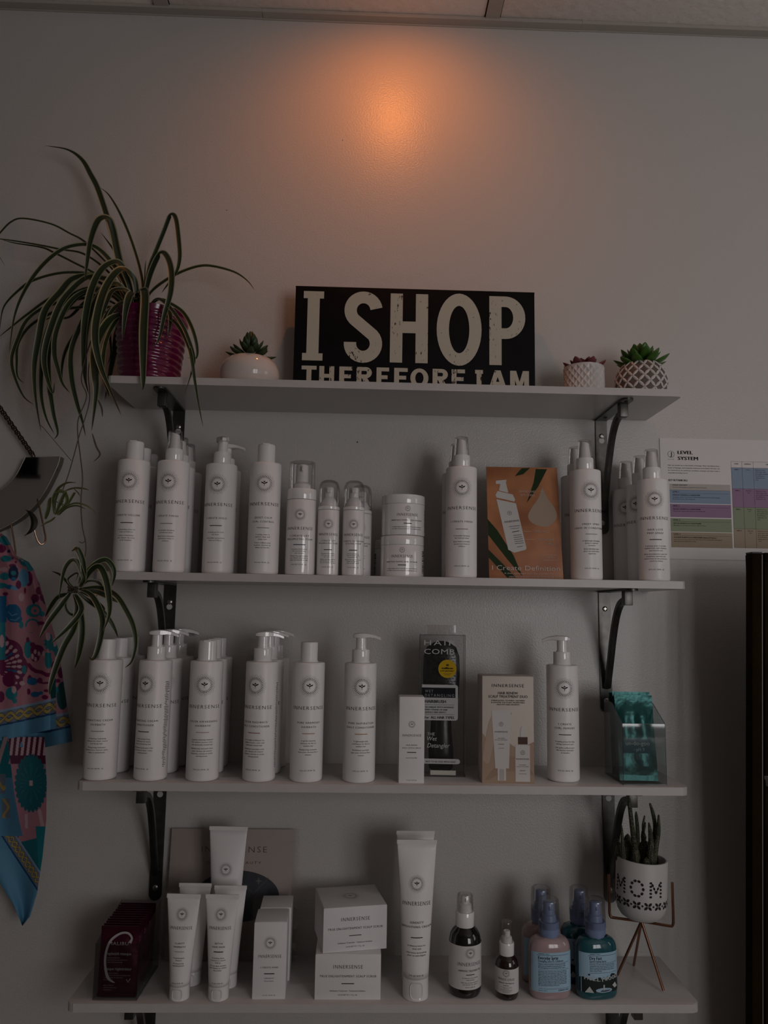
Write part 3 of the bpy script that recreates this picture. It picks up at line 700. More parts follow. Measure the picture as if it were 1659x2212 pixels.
# second line, its feet hidden below the shelf edge
z2t = sz(796, 900); z2 = z2t - .0345
xs = [(651, 683, 'T'), (689, 721, 'H'), (732, 760, 'E'), (769, 802, 'R'), (812, 839, 'E'), (850, 879, 'F'), (885, 924, 'O'), (933, 966, 'R'), (974, 1003, 'E'), (1025, 1042, 'I'), (1054, 1094, 'A'), (1101, 1142, 'M')]
s0 = 1.0
for a, b, ch in xs:
    a = 651 + (a - 651) * s0; b = 651 + (b - 651) * s0
    q0, q1 = sx(a), sx(b); w_ = q1 - q0; h2 = z2t - z2; s2 = .0085; k = Ink()
    if ch in 'THERFIM':
        if ch == 'T': k.rect(q0, q1, z2t - s2 * .8, z2t).rect((q0 + q1) / 2 - s2 / 2, (q0 + q1) / 2 + s2 / 2, z2, z2t - s2 * .8)
        if ch == 'I': k.rect(q0, q1, z2t - s2 * .8, z2t).rect(q0, q1, z2, z2 + s2 * .8).rect((q0 + q1) / 2 - s2 / 2, (q0 + q1) / 2 + s2 / 2, z2 + s2 * .8, z2t - s2 * .8)
        if ch in 'HERFM': k.rect(q0, q0 + s2, z2, z2t)
        if ch in 'HM': k.rect(q1 - s2, q1, z2, z2t)
        if ch == 'H': k.rect(q0 + s2, q1 - s2, (z2 + z2t) / 2 - s2 * .4, (z2 + z2t) / 2 + s2 * .4)
        if ch in 'EF': k.rect(q0 + s2, q1, z2t - s2 * .8, z2t).rect(q0 + s2, q1 - s2 * .3, (z2 + z2t) / 2 - s2 * .4, (z2 + z2t) / 2 + s2 * .4)
        if ch == 'E': k.rect(q0 + s2, q1, z2, z2 + s2 * .8)
        if ch == 'R':
            rr = h2 * .29; bb = band(q1 - rr * 1.05, z2t - rr, rr * 1.05, rr, s2, s2 * .8, -pi / 2, pi / 2, 10); k.add(bb.v, bb.f)
            k.rect(q0 + s2, q1 - rr * 1.05, z2t - s2 * .8, z2t).rect(q0 + s2, q1 - rr * 1.05, z2t - 2 * rr, z2t - 2 * rr + s2 * .8)
            k.poly([(q1 - s2 * 1.2, z2), (q1 + s2 * .1, z2), (q1 - s2 * .9, z2t - 2 * rr), (q1 - s2 * 2, z2t - 2 * rr)])
        if ch == 'M':
            m_ = (q0 + q1) / 2; k.poly([(q0 + s2 * .4, z2t), (q0 + s2 * 1.25, z2t), (m_ + s2 * .4, z2 + .003), (m_ - s2 * .4, z2 + .003)]).poly([(q1 - s2 * 1.25, z2t), (q1 - s2 * .4, z2t), (m_ + s2 * .4, z2 + .003), (m_ - s2 * .4, z2 + .003)])
    elif ch == 'O':
        bb = band((q0 + q1) / 2, (z2 + z2t) / 2, w_ / 2, h2 / 2, s2, s2 * .8, 0, 2 * pi, 28); k.add(bb.v, bb.f)
    else:
        m_ = (q0 + q1) / 2; k.poly([(q0, z2), (q0 + s2, z2), (m_ + s2 * .45, z2t), (m_ - s2 * .6, z2t)]).poly([(q1 - s2, z2), (q1, z2), (m_ + s2 * .6, z2t), (m_ - s2 * .45, z2t)]).rect(q0 + w_ * .22, q1 - w_ * .22, z2 + h2 * .22, z2 + h2 * .22 + s2 * .75)
    glyph('letter', k)

# ------------------------------------------------------------------ succulents
def leaf_mesh(key, L, W, T, m, tip=.12, curl=.25):
    def f():
        rings = []
        prof = [(0, .35), (.15, .62), (.35, .92), (.55, 1.0), (.75, .85), (.88, .55), (.96, .25), (1.0, .02)]
        for q, w_ in prof:
            x = L * q; z = curl * L * q * q; hw = W / 2 * w_; th = T / 2 * (.4 + .6 * w_) * min(1, w_ + .2)
            rings.append([(x, hw * cos(a), z + th * (sin(a) if sin(a) < 0 else sin(a) * .55)) for a in [2 * pi * i / 10 for i in range(10)]])
        return MB().loft(rings).mesh('leaf', m, 'all')
    return cached(('leaf', key), f)
def rosette(t, key, m, spec, zc, tilt=0.0):
    """spec: rings of (count, radius, elevation deg, leaf length, width, thickness, phase)"""
    for j, (n, r0, el, L, Wd, T, ph, dz) in enumerate(spec):
        me = leaf_mesh((key, j), L, Wd, T, m)
        for i in range(n):
            a = 2 * pi * (i + ph) / n + random.uniform(-.08, .08)
            e = math.radians(el + random.uniform(-5, 5))
            o = link('leaf', me, t, (r0 * cos(a), r0 * sin(a), zc + dz))
            o.rotation_euler = (0, -e, a); s = random.uniform(.92, 1.06); o.scale = (s, s, s)
M_green = mat('succulent_green', (.030, .055, .018), .42, spec=.4, noise=(35, .35))
M_green2 = mat('bright_succulent_green', (.045, .125, .012), .38, spec=.45, noise=(35, .25))
M_wine = mat('burgundy_succulent', (.16, .035, .045), .45, noise=(35, .3))
M_soil = mat('potting_soil', (.02, .015, .01), .95, bump=(120, 1, .004))
M_ceram = mat('glossy_cream_ceramic', (.62, .56, .52), .10, spec=.5)
def base_x(px, py, Y): return at(px, py, Y).x

# white pebble-shaped planter
Y = -.088
t = thing('succulent_planter', 'smooth squat cream ceramic planter with dark green succulent left of the slogan sign', 'potted plant', (base_x(539, 800, Y), Y, Z1), group='small potted succulents')
R = .0505
prof = [(.030, 0), (.040, .003), (.0475, .012), (R, .025), (.0500, .034), (.0465, .044), (.039, .0525), (.030, .0570), (.024, .0585), (.022, .0570), (.021, .052), (.020, .045)]
MB().lathe(prof, 56, True, False).obj('pot', M_ceram, t)
MB().lathe([(.0208, .0500), (.012, .0515), (.001, .052)], 24, False, True).obj('soil', M_soil, t)
rosette(t, 's1', M_green, [(8, .012, -6, .031, .0125, .006, .2, .004), (8, .008, 16, .026, .0125, .0065, .6, .008), (6, .004, 40, .026, .012, .0065, .1, .012), (5, .003, 62, .027, .0105, .006, .4, .017), (4, .001, 78, .026, .009, .006, .2, .022)], .056)
# white faceted planter with wine-coloured succulent
Y = -.085
t = thing('succulent_planter', 'small white faceted ceramic planter with burgundy succulent right of the slogan sign', 'potted plant', (base_x(1261.5, 825, Y), Y, Z1), group='small potted succulents')
n = 20; rows = 8; vv = []; ff = []; R = .0332; Hh = .0545
for j in range(rows + 1):
    for i in range(n):
        a = 2 * pi * (i + .5 * (j % 2)) / n; r = R * (.93 + .07 * min(1, j / 2.0)) + .0012
        vv.append((r * sin(a), -r * cos(a), Hh * j / rows))
def vid(j, h):                                   # h counts half steps round the pot
    return j * n + ((h - (j % 2)) // 2) % n
for j in range(rows - 1):
    for h in range(2 * n):
        if (h - j) % 2: continue
        # diamond with its foot at row j, dished towards the centre
        a = 2 * pi * h / 2 / n; c_ = len(vv); r = R - .0016; vv.append((r * sin(a), -r * cos(a), Hh * (j + 1) / rows))
        q = (vid(j, h), vid(j + 1, h + 1), vid(j + 2, h), vid(j + 1, h - 1))
        for e in range(4): ff.append((q[e], q[(e + 1) % 4], c_))
for h in range(0, 2 * n, 2):
    ff.append((vid(0, h), vid(0, h + 2), vid(1, h + 1))); ff.append((vid(rows, h), vid(rows - 1, h + 1), vid(rows, h + 2)))
mb = MB().add(vv, ff); mb.lathe([(R, Hh), (R + .0004, Hh + .0012), (R - .001, Hh + .002), (R - .003, Hh + .0012), (R - .003, Hh - .012)], 52, False, False)
mb.lathe([(R * .85, 0.0), (.001, .0002)], 26, False, True)
mb.obj('pot', mat('glossy_white_ceramic', (.60, .565, .55), .13), t, False)
MB().lathe([(R - .003, Hh - .006), (.001, Hh - .004)], 24, False, True).obj('soil', M_soil, t)
rosette(t, 's2', M_wine, [(8, .012, 14, .027, .0150, .006, .2, -.002), (7, .007, 28, .021, .0135, .006, .5, .002), (5, .003, 50, .015, .011, .005, .2, .004), (3, .001, 75, .011, .008, .004, .2, .006)], Hh)
# round taupe planter with white lattice of petals
Y = -.088
t = thing('succulent_planter', 'round taupe planter with white petal lattice and bright green succulent at the right end', 'potted plant', (base_x(1385, 825, Y), Y, Z1), group='small potted succulents')
def Rz(z):
    q = (z - .0290) / .0405; return .0432 * math.sqrt(max(.05, 1 - q * q * .8))
prof = [(.026, 0)] + [(Rz(.0005 + .0605 * i / 14), .0005 + .0605 * i / 14) for i in range(15)] + [(.0275, .0630), (.0255, .0625), (.0250, .055)]
MB().lathe(prof, 56, True, False).obj('pot', mat('taupe_matte_ceramic', (.13, .098, .082), .7, noise=(60, .3)), t)
mb = MB(); nL = 14
for j in range(6):
    z0_, z1_ = .004 + j * .0098, .004 + (j + 1) * .0098
    for i in range(nL):
        for dr in (-1, 1):
            a0 = 2 * pi * (i + .5 * (j % 2)) / nL; a1 = a0 + dr * pi / nL
            P = []
            for q in (0.04, .2, .5, .8, .96):
                a = a0 + (a1 - a0) * q; z = z0_ + (z1_ - z0_) * q; P.append((a, z, math.sin(pi * q) ** .7))
            rings = []
            for a, z, w_ in P:
                r = Rz(z) + .0001; wv = .0021 * w_ + .0004
                c_ = Vector((r * sin(a), -r * cos(a), z)); tg = Vector((cos(a), sin(a), 0)); nr = Vector((sin(a), -cos(a), 0))
                side_v = (tg * (z1_ - z0_) * 1.0 - Vector((0, 0, 1)) * dr * r * pi / nL).normalized()
                rings.append([c_ - side_v * wv, c_ + nr * (.0012 * w_ + .0003), c_ + side_v * wv])
            mb.loft(rings, False, False, closed=False)
po = mb.obj('petal_lattice', mat('white_glaze_relief', (.58, .55, .53), .5), t); po['kind'] = 'stuff'
MB().lathe([(.0252, .058), (.001, .060)], 24, False, True).obj('soil', M_soil, t)
rosette(t, 's3', M_green2, [(9, .012, 4, .036, .0185, .006, .1, -.001), (9, .009, 24, .033, .0175, .006, .6, .003), (7, .005, 44, .030, .016, .006, .2, .007), (5, .003, 64, .026, .013, .005, .4, .012), (3, .001, 80, .022, .010, .005, .1, .016)], .062)
# ------------------------------------------------------------------ cartons and cards
def carton(t, W, D, H, m=M_carton, flap=True, sl=0.0):
    MB().box(-W / 2, W / 2, 0, D, 0, H, .0007).obj('carton', m, t)
    if flap:
        MB().box(-W / 2 + .0008, W / 2 - .0008, .0008, D - .0012, H - .0002, H + .0005, .0002).obj('top_flap', m, t)
        MB().box(-W / 2 - .0003, -W / 2 + .0004, .002, .0024, .002, H - .002).obj('glue_seam', m, t)
def carton_print(t, em, brand, name, bar, txt, vol, inkc=M_ink, barc=None, Y=0.0):
    F = front(Y)
    if em: Ink().emblem(0, em[0], em[1]).obj('emblem', M_ink2, t, F)
    Ink().brand(0, *brand).obj('brand_lettering', M_ink2, t, F)
    k = Ink(); lines, z, dz, h = name[:4]
    for i, s in enumerate(lines): k.text(s, 0, z - i * dz, h, name[4] if len(name) > 4 else None, bold=.005, space=1.22)
    k.obj('product_lettering', inkc, t, F)
    Ink().rect(-bar[1] / 2, bar[1] / 2, bar[0] - .0006, bar[0] + .0006).obj('colour_bar', barc or M_ink, t, F)
    k = Ink()
    for s, z, h, wd in txt: k.text(s, 0, z, h, wd, bold=.004)
    k.obj('small_print', M_ink2, t, F)
    if vol: Ink().text(vol[0], 0, vol[1], vol[2], vol[3], bold=.004).obj('volume_lettering', M_ink2, t, F)

# narrow serum carton
Y = -.150; p = at(888.5, 1692, Y)
t = thing('serum_carton', 'narrow white carton standing in front of the boxed hairbrush', 'box', (p.x, Y, SZ[2]))
W, H = .0385, .1275
carton(t, W, .034, H)
carton_print(t, (.0870, .0060), (.0690, .0035, .0290), (['HAIR RENEW', 'DAILY ACTIVE SERUM'], .0553, .0041, .0018), (.0455, .0138), [('serum actif quotidien', .0368, .0014, .0170)], ('1 FL OZ / 30 ML  (E)', .0040, .0013, .0150), barc=ink('wine', (.06, .02, .02)))
# tan duo carton
Y = -.143; p = at(1098, 1686, Y)
t = thing('duo_carton', 'tan and cream carton printed with a tube and dropper bottle', 'box', (p.x, Y, SZ[2]))
W, H, D = .0800, .1600, .048
M_cream_c = mat('cream_carton', (.60, .52, .46), .55)
carton(t, W, D, H, M_cream_c)
F1, F2, F3, F4 = front(0, .0002), front(0, .0004), front(0, .0006), front(0, .0008)
def blob(pts): return [(x, z) for x, z in catmull([Vector((a, b, 0)) for a, b in pts + pts[:1]], 5) for x, z in [(x, z)]] if False else [(q.x, q.y) for q in catmull([Vector((a, b, 0)) for a, b in pts + pts[:1]], 5)][:-1]
Ink().poly([(-W / 2, .0), (W / 2, 0), (W / 2, .062), (.015, .050), (-.012, .070), (-.03, .062), (-W / 2, .075)]).obj('tan_leaf_print', ink('tan', (.40, .28, .20)), t, F1)
Ink().poly(blob([(-.040, .035), (-.034, .070), (-.026, .098), (-.008, .108), (.006, .104), (-.012, .085), (-.022, .06), (-.03, .03)])).obj('leaf_print', ink('tan2', (.46, .35, .27)), t, F2)
Ink().poly(blob([(.040, .012), (.024, .034), (-.002, .040), (-.022, .022), (-.034, .004), (.0, .018)])).obj('leaf_print', ink('tan3', (.34, .23, .16)), t, F2)
Ink().poly([(-.0255, .1085), (.0045, .1085), (.0010, .022), (-.0200, .022)]).rect(-.0165, -.0035, .004, .022).obj('tube_picture', ink('paper_white', (.62, .59, .57)), t, F3)
Ink().rect(.0110, .0335, .0025, .057).rect(.0190, .0260, .0690, .0800).poly([(.0195, .08), (.0255, .08), (.0240, .0850), (.0210, .0850)]).obj('dropper_picture', ink('paper_white'), t, F3)
Ink().rect(.0155, .0300, .0580, .0690).obj('dropper_collar_picture', ink('copper_brown', (.09, .05, .04)), t, F3)
Ink().rect(-.0135, -.0065, .0045, .0212).obj('tube_cap_picture', ink('greige', (.45, .42, .40)), t, F4)
k = Ink().brand(0, .1440, .0050, .0500); k.obj('brand_lettering', M_ink2, t, F4)
Ink().text('HAIR RENEW', 0, .1330, .0042, .0310).text('SCALP TREATMENT DUO', 0, .1278, .0042, .0610).obj('product_lettering', M_ink, t, F4)
Ink().text('FORMULATED TO PURIFY, NOURISH', 0, .1228, .0019, .0520, bold=.01).text('& SOOTHE THE SCALP, PROMOTING', 0, .1197, .0019, .0520, bold=.01).text('HEALTHY HAIR GROWTH', 0, .1166, .0019, .0350, bold=.01).obj('small_print', M_ink, t, F4)
Ink().emblem(-.0108, .0880, .0040).text('INNERSENSE', -.0108, .0755, .0022, .0200).text('HAIR RENEW', -.0108, .0665, .0010, .0110, bold=.01).text('PRE-WASH TREATMENT', -.0108, .0640, .0010, .0190, bold=.01).rect(-.0155, -.0065, .0578, .0584).rect(-.015, -.0065, .0518, .0522).emblem(.0222, .0458, .0042).text('INNERSENSE', .0222, .0352, .0022, .0200).text('HAIR RENEW', .0222, .0270, .0010, .0110, bold=.01).text('DAILY ACTIVE SERUM', .0222, .0245, .0010, .0180, bold=.01).rect(.0180, .0265, .0186, .0192).rect(.0165, .028, .0140, .0144).obj('picture_lettering', M_ink2, t, F4)

# narrow shine cartons on the bottom shelf
for nm, px, Y, lab in (('f', 580, -.148, 'front one of the two narrow white cartons on the bottom shelf'), ('b', 591, -.091, 'rear one of the two narrow white cartons on the bottom shelf')):
    p = at(px, 2156 if nm == 'f' else 2118, Y)
    t = thing('shine_carton', lab, 'box', (p.x, Y, SZ[3]), math.radians(1.5), 'narrow white cartons on the bottom shelf')
    W, H, D = .0480, .1060, .053
    carton(t, W, D, H)
    if nm == 'f':
        carton_print(t, (.0775, .0102), (.0572, .0044, .0335), (['I CREATE SHINE'], .0428, .004, .0022), (.0352, .0150), [('A glossing serum', .0285, .0015, .0140), ('Sérum à lustrer', .0245, .0015, .0140)], ('1 FL OZ / 30 ML  (E)', .0050, .0013, .0190))

# square scrub cartons
def scrub(lab, x, yc, z, rz, bar):
    t = thing('scrub_carton', lab, 'box', (x, yc, z), math.radians(rz), 'square white cartons stacked on the bottom shelf')
    W, H, D = .0965, .0620, .0900
    MB().box(-W / 2, W / 2, -D / 2, D / 2, 0, H, .0007).obj('carton', M_carton, t)
    MB().box(-W / 2 + .001, W / 2 - .001, -D / 2 + .0006, D / 2 - .001, H - .0002, H + .0005, .0002).obj('top_flap', M_carton, t)
    carton_print(t, None, (.0430, .0052, .0430), (['TRUE ENLIGHTENMENT SCALP SCRUB'], .0310, .004, .0031, .0830), (.0222, .0185), [('Exfoliation Treatment   Traitement Exfoliant', .0115, .0019, .0520)], ('4.2 OZ NET WT / 119 g   (E)', .0060, .0017, .0280), barc=bar, Y=-D / 2)
    Ink().emblem(0, 0, .0145).obj('top_emblem', mat('silver_foil', (.36, .33, .31), .35, .7), t, lambda a, b: (a, b * 1.0, H + .0008))
    return t
sxx = at(750.5, 2160, -.149).x
scrub('lower square white carton of the stack of two on the bottom shelf', sxx, -.104, SZ[3], 0, ink('wine', (.06, .02, .02)))
scrub('upper square white carton turned at an angle on top of its twin', sxx + .001, -.094, SZ[3] + .0628, 11, ink('umber', (.12, .07, .05)))

# orange promo card, leaning back against the bottles
Y0 = -.122
pb0, pb1 = at(1056, 1250, Y0), at(1218, 1253, Y0); pt0 = at(1047, 1008, -.085)
t = thing('promo_card', 'orange promotional card showing a foam bottle and aloe leaves', 'card', ((pb0.x + pb1.x) / 2, Y0, SZ[1] + .0009), 0)
Wc = (pb1.x - pb0.x) - .002; Hc = (pt0 - Vector((pt0.x, Y0, SZ[1]))).length
t.rotation_euler = (math.radians(-11.5), 0, math.radians(-2))
M_orange = mat('orange_card', (.38, .135, .05), .5)
def _or():
    nt = M_orange.node_tree; b = nt.nodes['Principled BSDF']; tc = nt.nodes.new('ShaderNodeTexCoord'); n = nt.nodes.new('ShaderNodeTexNoise'); n.inputs['Scale'].default_value = 14
    r = nt.nodes.new('ShaderNodeValToRGB'); r.color_ramp.elements[0].color = (.30, .10, .037, 1); r.color_ramp.elements[1].color = (.53, .22, .095, 1); r.color_ramp.elements[0].position = .35; r.color_ramp.elements[1].position = .65
    nt.links.new(tc.outputs['Object'], n.inputs['Vector']); nt.links.new(n.outputs['Fac'], r.inputs['Fac']); nt.links.new(r.outputs['Color'], b.inputs['Base Color'])
_or()
MB().box(-Wc / 2, Wc / 2, 0, .0016, 0, Hc, .0003).obj('card', M_orange, t)
G = [front(0, .0002 + .00025 * i) for i in range(5)]
def cx(u): return -Wc / 2 + Wc * u
def cz(v): return Hc * v
def U(pts): return [(cx(a), cz(b)) for a, b in pts]
M_aloe = ink('aloe_green', (.022, .040, .016))
Ink().poly(U([(.40, .915), (.50, .99), (.62, .995), (.52, .935)])).obj('aloe_print', M_aloe, t, G[0])
Ink().poly(U([(.55, .67), (.66, .86), (.70, .985), (.86, .985), (.72, .82)])).obj('aloe_print', M_aloe, t, G[0])
Ink().poly(U([(.0, .52), (.0, .38), (.26, .16), (.45, .02), (.34, .20), (.13, .42)])).obj('aloe_print', M_aloe, t, G[0])
Ink().poly(U([(.0, .25), (.0, .18), (.24, .01), (.36, .01), (.2, .12)])).obj('aloe_print', M_aloe, t, G[0])
Ink().poly(blob(U([(.78, .82), (.84, .72), (.94, .62), (.95, .53), (.82, .46), (.64, .48), (.56, .545), (.62, .63), (.72, .72)]))).obj('foam_picture', ink('foam_cream', (.42, .32, .25)), t, G[0])
Ink().poly(U([(.13, .70), (.40, .665), (.52, .265), (.50, .25), (.35, .225), (.27, .25)])).poly(U([(.12, .74), (.15, .775), (.36, .745), (.39, .70), (.38, .68), (.13, .715)])).poly(U([(.17, .78), (.30, .76), (.27, .85), (.28, .88), (.13, .87), (.13, .84), (.19, .84)])).obj('bottle_picture', ink('paper_white'), t, G[1])
k = Ink().emblem(cx(.305), cz(.575), .0052, False).text('INNERSENSE', cx(.335), cz(.495), .0031, .0245, rot=.13).text('I CREATE DEFINITION', cx(.36), cz(.455), .0014, .018, bold=.01, rot=.13).text('STYLING FOAM', cx(.37), cz(.435), .0014, .014, bold=.01, rot=.13)
k.strip(U([(.33, .405), (.43, .418)]), .0010)
for i in range(5): k.strip(U([(.34 + i * .006, .375 - i * .018), (.46 + i * .006, .385 - i * .018)]), .0007)
k.strip(U([(.39, .275), (.47, .283)]), .0007); k.obj('picture_lettering', M_ink2, t, G[2])
M_pale = ink('pale_lettering', (.58, .46, .40))
k = Ink().text('DEFINES AND', cx(.565), cz(.765), .0038, .0270).text('SETS CURLS', cx(.565), cz(.732), .0038, .0240).text('TAMES FRIZZ', cx(.735), cz(.405), .0038, .0260).text('WEIGHTLESS', cx(.785), cz(.333), .0038, .0265).text('HOLD', cx(.855), cz(.297), .0038, .0115)
k.rect(cx(.73), cx(.82), cz(.778), cz(.780)).rect(cx(.49), cx(.60), cz(.414), cz(.4165)).rect(cx(.50), cx(.64), cz(.343), cz(.3455))
k.text('NEW!', cx(.835), cz(.180), .0038, .0120); k.obj('caption_lettering', M_pale, t, G[2])
k = Ink().ring(cx(.76), cz(.187), .0042, .0046, 12, pi / 2, 3 * pi / 2).ring(cx(.91), cz(.187), .0042, .0046, 12, -pi / 2, pi / 2).rect(cx(.76), cx(.91), cz(.187) + .0042, cz(.187) + .0046).rect(cx(.76), cx(.91), cz(.187) - .0046, cz(.187) - .0042); k.obj('badge_outline', M_pale, t, G[2])
Ink().text('I Create Definition', cx(.50), cz(.073), .0082, Wc * .915, bold=-.008, res=3).obj('title_lettering', ink('title', (.66, .58, .53)), t, G[3])
Ink().text('A clean, lightweight foam that provides firm hold,', cx(.955), cz(.040), .0027, Wc * .75, 'R').text('separates and sets curls for long-lasting style.', cx(.955), cz(.014), .0027, Wc * .69, 'R').obj('caption_lettering', M_pale, t, G[3])

# ------------------------------------------------------------------ boxed hairbrush
Y = -.100; pl, pr = at(901, 1674, Y), at(1003, 1674, Y)
t = thing('hairbrush_case', 'tall clear plastic case with black and white labels and yellow sticker', 'package', ((pl.x + pr.x) / 2 + .002, Y, SZ[2]), math.radians(-3))
W, H, D = .0730, .2210, .036
def panels(W, D, H, th=.0004, top=True):
    m = MB().box(-W / 2, W / 2, 0, th, 0, H).box(-W / 2, W / 2, D - th, D, 0, H).box(-W / 2, -W / 2 + th, th, D - th, 0, H).box(W / 2 - th, W / 2, th, D - th, 0, H).box(-W / 2, W / 2, 0, D, 0, th)
    if top: m.box(-W / 2, W / 2, 0, D, H - th, H)
    return m
panels(W, D, H).obj('clear_case', clear_mat('case_film', (.93, .93, .93), .06, .08), t, False)
mb = MB()
for x in (-W / 2, W / 2):
    for y in (0, D): mb.tube([(x, y, 0), (x, y, H)], .00045, 6)
for z in (0.0004, H):
    mb.tube([(-W / 2, 0, z), (W / 2, 0, z)], .0004, 6).tube([(-W / 2, 0, z), (-W / 2, D, z)], .0004, 6).tube([(W / 2, 0, z), (W / 2, D, z)], .0004, 6)
eo = mb.obj('folded_edges', clear_mat('film_edge', (.75, .75, .75), .25, .1), t)
MB().box(-.026, .022, .020, .0206, H, H + .016, .0002).obj('hang_tab', M_film, t)
Fc = front(0, .0006); Fd = front(0, .0012)
M_lab = ink('label_grey_white', (.50, .49, .49)); M_lk = ink('label_black', (.008, .008, .012))
def zz(py): return at(950, py, Y).z - SZ[2]
def xx(px, py=1500): return at(px, py, Y).x - t.location.x
def rr_(x0, x1, z0, z1, r): return [(x0, z0)] + [(x1 - r + r * sin(a), z0 + r - r * cos(a)) for a in (0, .5, 1.05, pi / 2)] + [(x1 - r + r * cos(a), z1 - r + r * sin(a)) for a in (0, .5, 1.05, pi / 2)] + [(x0, z1)]
lx0, lx1 = xx(911.5), xx(989)
Ink().poly(rr_(lx0, lx1, zz(1556), zz(1479), .004)).obj('front_label', M_lab, t, Fc)
Ink().rect(lx0, lx1 - .004, zz(1507), zz(1485.5)).obj('black_band', M_lk, t, front(0, .0009))
Ink().text('WET', lx0 + .005, zz(1496), .0045, .0130, 'L', space=1.4).text('DETANGLING', lx0 + .005, zz(1505), .0045, .0465, 'L', space=1.4).obj('band_lettering', ink('grey_lettering', (.35, .35, .36)), t, Fd)
Ink().text('HAIRBRUSH', lx0 + .005, zz(1518.5), .0050, .0335, 'L', bold=.012).rect(lx0 + .004, lx1 - .006, zz(1522.5), zz(1522)).rect(lx0 + .004, lx1 - .006, zz(1543), zz(1542.5)).text('325 UNIQUE TEETH UNTANGLE', lx0 + .005, zz(1529), .0022, .0460, 'L', bold=.012).text('EVERY STRAND OF HAIR', lx0 + .005, zz(1534.5), .0022, .0360, 'L', bold=.012).text('QUICKLY AND GENTLY', lx0 + .005, zz(1540), .0022, .0340, 'L', bold=.012).text('For', lx0 + .005, zz(1552.5), .0036, .0065, 'L', bold=.012).text('ALL HAIR TYPES', lx0 + .0145, zz(1552.5), .0042, .0370, 'L', bold=.012).obj('label_lettering', M_lk, t, Fd)
M_wprint = ink('white_print', (.48, .48, .48))
Ink().text('HAIR', lx0 + .003, zz(1394), .0085, .0500, 'L', space=1.3, res=2).text('COMB', lx0 + .003, zz(1413), .0085, .0490, 'L', space=1.05, res=2).obj('white_lettering', M_wprint, t, Fc)
Ink().text('THE', lx0 + .009, zz(1589), .0050, .0120, 'L').text('Wet', lx0 + .009, zz(1600), .0068, .0155, 'L', shear=.25).text('Detangler', lx0 + .009, zz(1615), .0072, .0360, 'L', shear=.25).obj('white_lettering', M_wprint, t, Fc)
Ink().disc(xx(966), zz(1444.5), .0145, 32).obj('yellow_sticker', ink('sticker_yellow', (.50, .32, .01)), t, Fc)
Ink().text('40', xx(966), zz(1438.5), .0034, bold=.02).text('million', xx(966), zz(1445), .0034, .0180, bold=.02).text('sold globally*', xx(966), zz(1450), .0020, .0230, bold=.01).rect(xx(957), xx(975), zz(1455), zz(1454.6)).rect(xx(960), xx(972), zz(1457.5), zz(1457)).obj('sticker_lettering', M_lk, t, Fd)
Ink().poly(rr_(lx0, xx(994), zz(1650), zz(1639), .004)).obj('strip_label', M_lab, t, Fc)
Ink().text('NOT TO BE USED WITH HEAT', xx(953), zz(1647), .0026, .0470, bold=.005, space=1.2).obj('strip_lettering', M_lk, t, Fd)
Ink().rect(xx(931), xx(985), zz(1674), zz(1664)).obj('price_sticker', ink('paper_tag', (.52, .50, .44)), t, Fc)
# the brush itself: paddle with teeth and a waisted handle
hb = thing('hairbrush', 'black detangling brush sealed inside the tall clear case', 'hairbrush', (t.location.x, Y + .019, SZ[2] + .006), math.radians(-3))
M_bk = mat('black_brush_plastic', (.012, .012, .013), .22)
rings = []
for z, wv, dv in ((0, .014, .006), (.004, .019, .008), (.03, .020, .009), (.06, .0175, .008), (.078, .0165, .008), (.095, .023, .007), (.115, .028, .006), (.15, .030, .006), (.18, .029, .006), (.195, .024, .005), (.202, .014, .004), (.205, .006, .003)):
    rings.append([(wv * cos(a), dv * sin(a), z) for a in [2 * pi * i / 20 for i in range(20)]])
MB().loft(rings).obj('paddle', M_bk, hb)
tm = MB()
for j in range(22):
    for i in range(9):
        x = -.022 + .0055 * i + (.0027 if j % 2 else 0); z = .102 + j * .0044
        if abs(x) < .024: tm.lathe([(.0006, 0), (.0003, .0085)], 5, False, True, ).v
tm = MB()
for j in range(20):
    for i in range(9):
        x = -.022 + .0055 * i + (.0027 if j % 2 else 0); z = .104 + j * .0046
        if abs(x) < .0235: tm.tube([(x, -.004, z), (x, -.0140, z - .001)], [.0007, .0003], 5)
to = tm.obj('teeth', mat('grey_teeth', (.05, .05, .05), .3), hb); to['kind'] = 'stuff'

# ------------------------------------------------------------------ sachets
def sachet_mesh(W, H, T, m, seed, name='pouch'):
    rr = random.Random(seed); nx, nz = 14, 22; v = []; f = []
    ph = [rr.uniform(0, 6) for _ in range(6)]
    for sd in (-1, 1):
        for j in range(nz + 1):
            for i in range(nx + 1):
                u, q = i / nx * 2 - 1, j / nz
                e = max(0, 1 - abs(u) ** 4) * max(0, min(1, (q - .06) / .12)) * max(0, min(1, (.90 - q) / .14))
                wr = 1 + .28 * sin(5 * u + ph[0] + 4 * q) * sin(7 * q + ph[1]) + .18 * sin(11 * u * q + ph[2])
                wob = .0006 * sin(9 * q + ph[3]) * (1 - e)
                v.append((u * W / 2, sd * (.0002 + T / 2 * e * wr) + wob, q * H))
    n = (nx + 1) * (nz + 1)
    for sd in range(2):
        for j in range(nz):
            for i in range(nx):
                a = sd * n + j * (nx + 1) + i; q = (a, a + 1, a + nx + 2, a + nx + 1); f.append(q if sd == 0 else q[::-1])
    me = mesh(name, v, f, m, 'all'); return me
M_wfoil = mat('burgundy_foil', (.075, .008, .028), .30, .55, spec=.5, bump=(60, .4, .003))
M_tfoil = mat('teal_foil', (.012, .085, .08), .30, .55, spec=.5, bump=(55, .5, .004))
